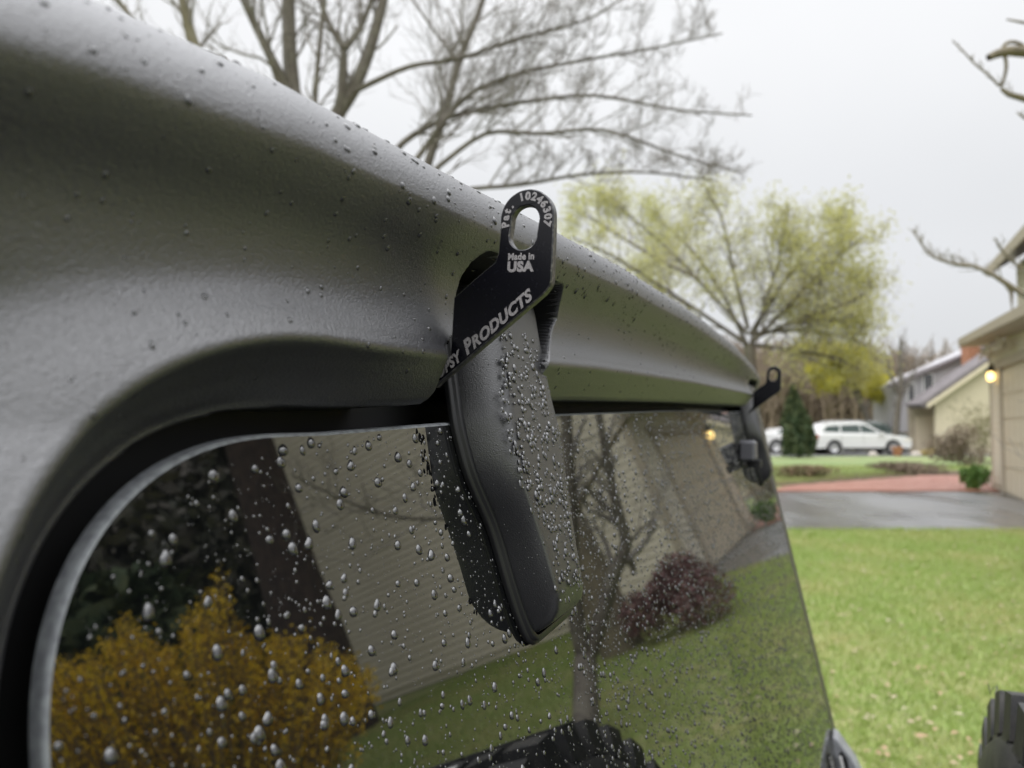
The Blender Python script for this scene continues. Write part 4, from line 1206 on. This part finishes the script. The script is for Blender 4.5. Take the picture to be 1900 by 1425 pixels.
# tree in young yellow-green leaf
g = np.random.default_rng(202)
Yl = 24.0
root = empty('leafing_tree', (float(at(1395, 785, Yl)[0]), Yl, -.02), label='wide tree in young yellow-green leaf behind the hardtop lip', cat='tree')
tr, tw, lf = MB(), MB(), MB(); tips = []
limb(tr, [(1400, 850), (1398, 740), (1390, 640)], Yl, Yl, 24, 20, 10)
defs = [[(1390, 650), (1350, 560), (1300, 480), (1250, 430), (1200, 395)], [(1390, 650), (1420, 560), (1450, 470), (1462, 380)],
        [(1392, 640), (1470, 560), (1540, 490), (1600, 440)], [(1388, 640), (1300, 580), (1210, 520), (1130, 470), (1060, 440)],
        [(1392, 630), (1490, 590), (1580, 560), (1600, 548)], [(1388, 610), (1360, 500), (1340, 400), (1310, 350)],
        [(1392, 620), (1470, 610), (1550, 620), (1610, 640)], [(1388, 620), (1260, 480), (1170, 400), (1120, 370)], [(1300, 590), (1220, 560), (1120, 540)],
        [(1392, 620), (1440, 540), (1520, 440), (1560, 420)], [(1395, 640), (1480, 650), (1560, 665), (1595, 690)], [(1480, 600), (1540, 590), (1600, 600)], [(1300, 520), (1200, 470), (1090, 400), (1050, 380)]]
for k, pl_ in enumerate(defs):
    L = limb(tr, pl_, Yl, Yl + g.normal(0, 2.2), 8, 3, 6)
    shoots(tw, *L, 13, 1.3, 3, g, t0=.15, tips=tips, minr=.007, up=.18, kids=(2, 4), spread=.75)
leaves(lf, np.array(tips), 4, .20, .044, g)
tr.build('trunk', M_BARK, root, smooth=True, fix=False)
tw.build('twigs', M_TWIG, root, fix=False, kind='stuff')
lf.build('leaves', M_LEAF, root, fix=False, kind='stuff')
# brighter small tree, lower right of it
Yb = 47.0
root = empty('leafing_tree', (float(at(1612, 785, Yb)[0]), Yb, -.02), label='smaller leaning tree with bright yellow blossom above the white estate car', cat='tree')
tr, tw, lf = MB(), MB(), MB(); tips = []
L0 = limb(tr, [(1622, 838), (1618, 790), (1600, 755), (1585, 720), (1560, 690)], Yb, Yb, 15, 9, 8)
for pl_ in ([(1600, 755), (1570, 700), (1520, 660), (1470, 640)], [(1590, 730), (1575, 680), (1550, 650)], [(1605, 765), (1625, 720), (1640, 690)], [(1585, 720), (1545, 700), (1500, 690)], [(1590, 735), (1600, 700), (1595, 660)]):
    L = limb(tr, pl_, Yb, Yb + g.normal(0, 1.5), 7, 3, 6)
    shoots(tw, *L, 9, .95, 2, g, t0=.2, tips=tips, minr=.014, up=.08, spread=.8)
leaves(lf, np.array(tips), 20, .20, .075, g)
tr.build('trunk', M_BARK, root, smooth=True, fix=False)
tw.build('twigs', M_TWIG, root, fix=False, kind='stuff')
lf.build('leaves', M_LEAF2, root, fix=False, kind='stuff')
# small bare tree before the yellow house
root = empty('bare_tree', (float(at(1665, 785, 43.6)[0]), 43.6, -.02), label='small bare grey tree standing between white estate car and yellow house', cat='tree')
tr, tw = MB(), MB()
La = limb(tr, [(1660, 838), (1663, 780), (1672, 720), (1670, 660), (1672, 625)], 43.6, 43.6, 15, 4, 8)
Lb = limb(tr, [(1668, 745), (1690, 700), (1712, 665)], 43.6, 44, 6, 2, 6)
Lc = limb(tr, [(1668, 735), (1650, 690), (1640, 650)], 43.6, 43, 6, 2, 6)
for L, n in ((La, 14), (Lb, 8), (Lc, 7)): shoots(tw, *L, n, 1.0, 2, g, minr=.010, up=.2)
tr.build('trunk', M_BARK, root, smooth=True, fix=False)
tw.build('twigs', M_TWIG, root, fix=False, kind='stuff')
# tree beyond the right edge: limbs reach into the picture
root = empty('bare_tree', (float(at(2300, 785, 8)[0]), 8, -.02), label='bare budding tree at right whose lopped branch and twigs hang into view', cat='tree')
tr, tw = MB(), MB()
limb(tr, [(2300, 1130), (2290, 700), (2280, 300), (2260, -100)], 8, 8, 120, 60, 12)
la = limb(tr, [(2285, 330), (2100, 240), (1985, 215), (1900, 182), (1872, 176), (1858, 164)], 8, 8, 22, 7, 7)
lb = limb(tr, [(2280, 150), (2100, 90), (1960, 96), (1900, 96), (1872, 94), (1848, 100), (1834, 107)], 8, 8, 30, 13, 10)
lc = limb(tr, [(1905, 92), (1896, 82), (1880, 77), (1866, 80), (1858, 92)], 8, 8, 7, 7, 7)
ld = limb(tr, [(1864, 98), (1868, 125), (1862, 150), (1858, 164), (1836, 140), (1810, 120), (1790, 98), (1768, 76)], 8, 8.1, 7, 2.5, 6)
le = limb(tr, [(2290, 760), (2080, 640), (1960, 585), (1900, 548), (1860, 520), (1812, 494), (1770, 490), (1725, 476), (1694, 428)], 8, 8.5, 15, 3, 7)
lf_ = limb(tr, [(1960, 560), (1900, 500), (1868, 478), (1846, 442)], 8, 8, 6, 3, 6)
lg = limb(tr, [(2200, 130), (2000, 60), (1900, 42), (1868, 36)], 8, 8, 10, 3, 6)
lh = limb(tr, [(2100, 260), (1950, 235), (1905, 222), (1890, 210)], 8, 8, 8, 4, 6)
for (P_, rd), n, ln, t0 in ((ld, 12, .10, .45), (le, 44, .19, .50), (lf_, 12, .13, .4), (la, 8, .12, .5), (lh, 4, .08, .6)):
    shoots(tw, P_, rd, n, ln, 1, g, t0=t0, minr=.0035, up=.5, spread=.7, rmax=.006)
tr.build('trunk', mat('pale_bark', (0.20, 0.17, 0.115), .8, noise=(9, (.14, .12, .085), 4, .4, .65)), root, smooth=True, fix=False)
tw.build('twigs', mat('budding_twig', (0.26, 0.24, 0.20), .8), root, fix=False, kind='stuff')

def bush(name, c, rx, ry, h, n, size, m, label, cat='bush', seed=1, stems=M_BROWNT, top=1.6, lumps=5, parts=True):
    g = np.random.default_rng(seed); c = np.array(c, float)
    root = empty(name, (c[0], c[1], -.02), label=label, cat=cat)
    cl = [(g.normal(0, .33, 3), .5 + .35 * g.random()) for _ in range(lumps)]
    pts = []
    for k in range(n):
        o, r = cl[g.integers(lumps)]
        d = g.normal(0, 1, 3); d /= np.linalg.norm(d)
        p = o + d * r * g.random() ** .4
        pts.append([p[0] * rx, p[1] * ry, max(0.02, (p[2] * .55 + .5) * h)])
    pts = np.array(pts) + [c[0], c[1], 0]
    b = MB(); leaves(b, pts, 1, .01, size, g); b.build('foliage', m, root, fix=False, kind='stuff')
    b = MB()
    for k in range(16):
        e_ = pts[g.integers(len(pts))]
        b.tube([(c[0] + g.normal(0, .06), c[1] + g.normal(0, .06), -.02), (c + (e_ - c) * .5 + [0, 0, .1]) * [1, 1, 1], e_], [.012, .009, .004], 4, cap=False)
    b.build('stems', stems, root, fix=False)
    return root
# conifer
def conifer(px, py_b, py_t, Y, wpx, label):
    g = np.random.default_rng(9); c = at(px, py_b, Y); c[2] = 0
    hgt = float(at(px, py_t, Y)[2]); rad = wpx / 2 * Y / F
    root = empty('conifer', (c[0], c[1], -.02), label=label, cat='tree')
    b = MB(); b.tube([c + [0, 0, -.02], c + [0, 0, hgt * .95]], [.12, .02], 8); b.build('trunk', M_BARK, root)
    z = hgt * (.03 + .97 * g.random(9000)); t = g.random(9000) * 6.283
    lump = 1 + .18 * np.sin(t * 3 + z * 2.3) + .12 * np.sin(t * 5 - z * 4)
    rr = rad * lump * np.clip(1.25 * (1 - (z / hgt) ** 1.7), .05, 1.0) * (.55 + .45 * g.random(9000) ** .5)
    pts = np.stack([c[0] - .25 * z / hgt + rr * np.cos(t), c[1] + rr * np.sin(t), z], -1)
    b = MB(); leaves(b, pts, 1, .02, .10, g); b.build('crown', M_CONI, root, fix=False, kind='stuff')
conifer(1483, 843, 716, 37.5, 52, 'dark green conifer standing between the white hatchback and white estate car')
bush('green_shrub', at(1806, 897, 19.3) * [1, 1, 0], .21, .24, .62, 1300, .045, M_GREENB, 'small bright green shrub by the garage corner at the drive edge', seed=3)
bush('brown_shrub', at(1800, 860, 30) * [1, 1, 0], 1.3, .8, 1.5, 3500, .05, M_BROWNT, 'bare brown bush against the yellow house wall', seed=4)
bush('olive_shrub', at(1822, 850, 33) * [1, 1, 0], 1.2, .8, 3.0, 1800, .045, mat('olive_leaf', (.20, .18, .09), .7), 'tall thin olive shrub beside the tan garage corner', seed=5)
bush('brown_shrub', at(1690, 874, 25.3) * [1, 1, 0], 1.5, .5, .36, 2600, .04, M_BROWNT, 'low brown dead perennials behind the brick path', seed=6)
bush('brown_shrub', at(1500, 878, 23.8) * [1, 1, 0], 1.3, .5, .40, 2400, .04, mat('rusty_stalk', (.27, .19, .12), .8, noise=(4, (.20, .19, .09), 3, .4, .6)), 'low rusty stalks left of the path near the window edge', seed=7)
bush('yellow_shrub', at(1726, 845, 39.5) * [1, 1, 0], .45, .3, .4, 500, .05, mat('gold_leaf', (.42, .33, .10), .7), 'tiny golden shrub at the foot of the yellow house', seed=8)
b = MB(); c = at(1665, 843, 39.2) * [1, 1, 0]; th = np.linspace(0, 2 * pi, 20, endpoint=False)
b.grid(np.array([[c + np.array([r * math.cos(t), r * math.sin(t), z]) for t in th] for r, z in ((.0, 0), (.18, 0), (.27, .38), (.30, .38), (.30, .44), (.25, .44), (.22, .36), (.0, .36))]), close=True)
b.build('plant_pot', M_POT, smooth=False, label='orange terracotta pot on the grass by the front wheel', cat='plant pot')
for k, (px, py) in enumerate(((1620, 845), (1700, 845))):
    g = np.random.default_rng(k + 70); b = MB(); c = at(px, py, 39.0) * [1, 1, 0]
    rings = [[c + np.array([.26 * math.cos(a) * math.cos(t) * (1 + .2 * math.sin(2 * t + k)), .2 * math.cos(a) * math.sin(t), .22 * math.sin(a) * (1 + .1 * math.sin(3 * t))]) for t in th] for a in np.linspace(0, 1.5, 6)]
    b.grid(np.array(rings), close=True)
    b.build('rock', M_ROCK, smooth=True, label=('pale stone on the grass between the car wheels' if k == 0 else 'pale stone on the grass before the recessed garage'), cat='rock')

# bare brown woods on the hillside
g = np.random.default_rng(77)
b = MB()
for k in range(2300):
    x = (8 + 34 * g.random()) if k < 1400 else (-55 + 63 * g.random()); y = 54 + 20 * g.random(); h_ = (4.0 + 3.5 * g.random()) * min(1, max(.3, (40 - x) / 7)); bz = -.1 + (y - 54) * .12
    p = np.array([x, y, bz - .3])
    b.tube([p, p + [g.normal(0, .3), 0, h_ * .5], p + [g.normal(0, .7), 0, h_]], [.12, .08, .03], 4, cap=False)
    for j in range(9):
        t = .35 + .6 * g.random(); q = p + np.array([0, 0, h_ * t]); d = np.array([g.normal(0, 1), g.normal(0, 1), .9]); d /= np.linalg.norm(d)
        b.tube([q, q + d * .9, q + d * 1.7 + [0, 0, .3]], [.05, .035, .02], 3, cap=False)
b.build('woodland', M_BROWNT, label='bare brown woodland in a band behind the parked cars', cat='woodland', kind='stuff', fix=False)

# ------------------------------------------------------------------ seen mirrored in the window: beside and behind the photographer's right
def rlimb(b, pix, dist, w0, w1, sides=8):
    n = len(pix)
    pts = np.array([refl_at(x, y, dist) for x, y in pix]); t = np.linspace(0, n - 1, n * 4 - 3)
    P_ = np.stack([np.interp(t, range(n), pts[:, k]) for k in range(3)], -1)
    for _ in range(2): P_[1:-1] = (P_[:-2] + 2 * P_[1:-1] + P_[2:]) / 4
    rad = np.interp(t, [0, n - 1], [w0 / 2 * dist / F, w1 / 2 * dist / F]); b.tube(P_, rad, sides, cap=False)
    return P_, rad
g = np.random.default_rng(303)
TD = 6.8
dq = refl_at(1077, 1392, 1.0); bp = refl_at(1077, 1392, 6.0)
root = empty('forked_tree', (bp[0], bp[1], -.02), label='forked bare tree on the lawn, seen mirrored in the rear window', cat='tree')
tr, tw = MB(), MB()
foot = np.array([bp[0], bp[1], -.03]); fork = refl_at(1086, 1225, TD)
tr.tube([foot, foot * .6 + fork * .4, fork], [.135, .115, .105], 12, cap=False)
r1 = rlimb(tr, [(1088, 1235), (1068, 1150), (1062, 1060), (1060, 960), (1056, 860), (1050, 760)], TD, 34, 22, 10)
r2 = rlimb(tr, [(1086, 1240), (1118, 1140), (1140, 1060), (1165, 1010), (1150, 960), (1135, 900), (1122, 830), (1110, 760)], TD, 32, 14, 10)
r3 = rlimb(tr, [(1165, 1010), (1190, 980), (1225, 962)], TD, 10, 4, 6)
r4 = rlimb(tr, [(1150, 1040), (1172, 1040), (1176, 1062)], TD, 22, 12, 6)
r5 = rlimb(tr, [(1060, 990), (900, 960), (760, 965), (660, 940), (540, 880)], TD, 9, 3, 6)
r6 = rlimb(tr, [(1150, 960), (1110, 930), (1080, 900)], TD, 12, 4, 6)
for r_, n in ((r1, 8), (r2, 10), (r3, 4), (r5, 9)): shoots(tw, *r_, n, .7, 2, g, minr=.004, up=.2)
tr.build('trunk', M_BARK, root, smooth=True, fix=False); tw.build('twigs', M_TWIG, root, fix=False, kind='stuff')
# dark maroon trunk just beyond the corner of the house
root = empty('maroon_tree', refl_at(590, 1240, 15) * [1, 1, 0], label='dark maroon-barked tree beside the house corner, seen mirrored in the rear window', cat='tree')
tr, tw = MB(), MB(); fp = refl_at(590, 1240, 15)
tr.tube([[fp[0], fp[1], -.03], refl_at(575, 1180, 15), refl_at(540, 1080, 15), refl_at(505, 960, 15), refl_at(470, 850, 15), refl_at(440, 740, 15)], [.72, .62, .55, .50, .46, .4], 12, cap=False)
m_ = rlimb(tr, [(470, 850), (440, 800), (400, 740)], 15, 30, 16)
shoots(tw, *m_, 10, 1.6, 2, g, minr=.01)
tr.build('trunk', M_BARK2, root, smooth=True, fix=False); tw.build('twigs', M_BARK2, root, fix=False, kind='stuff')
c = refl_at(1262, 1130, 9.8)
bush('maroon_bush', c * [1, 1, 0], .62, .75, 1.0, 5000, .035, M_MAROON, 'maroon-leaved bush before the house, mirrored in the rear window', seed=12)
# forsythia: arching stems crowded with yellow blossom
def forsythia():
    g = np.random.default_rng(44); D = 8.5
    c = (refl_at(330, 1300, D)); 
    root = empty('forsythia_bush', (c[0], c[1], -.02), label='golden forsythia bush in full flower, mirrored in the rear window', cat='bush')
    st, bl = MB(), MB(); pts = []
    for k in range(330):
        x = -60 + 770 * g.random()
        topy = np.interp(x, [-60, 90, 180, 230, 300, 360, 410, 430, 470, 520, 560, 640, 690, 710], [1240, 1215, 1200, 1130, 1190, 1120, 1040, 1110, 1180, 1170, 1150, 1200, 1240, 1260]) + abs(g.normal(0, 28))
        tip = refl_at(x, topy, D + g.normal(0, .45)); b0 = np.array([c[0], c[1], 0]) + (tip - c) * [.45, .45, 0] + [g.normal(0, .15), g.normal(0, .15), 0]
        mid = b0 * .45 + tip * .55 + [0, 0, .25]
        t = np.linspace(0, 1, 9)[:, None]; P_ = (1 - t) ** 2 * b0 + 2 * t * (1 - t) * mid + t ** 2 * tip
        st.tube(P_, np.linspace(.010, .003, 9), 3, cap=False)
        tt_ = .12 + .88 * g.random(60)[:, None]
        pts.append((1 - tt_) ** 2 * b0 + 2 * tt_ * (1 - tt_) * mid + tt_ ** 2 * tip)
    leaves(bl, np.vstack(pts), 1, .035, .026, g)
    st.build('stems', M_BROWNT, root, fix=False); bl.build('blossom', M_FORS, root, fix=False, kind='stuff')
forsythia()
# dark evergreens and grey woods behind the forsythia
for k, (x, y, D, rx, h_, m, lb) in enumerate(((130, 1150, 13, 1.6, 3.4, M_CONI, 'dark evergreen shrub behind the forsythia, leftmost in the window'),
                                              (330, 1000, 22, 3.6, 8.6, mat('grey_green_leaf', (.17, .18, .15), .8, noise=(1, (.24, .22, .20), 3, .4, .6)), 'tall grey-green tree mass behind the forsythia, mirrored in the window'),
                                              (200, 1000, 24, 3.6, 9.5, mat('grey_brown_twigs', (.25, .225, .21), .8), 'tall grey-brown thicket behind the forsythia, mirrored in the window'))):
    c = refl_at(x, y, D)
    bush('background_tree', c * [1, 1, 0], rx, rx, h_, 16000, .20, m, lb, cat='tree', seed=20 + k, lumps=9)
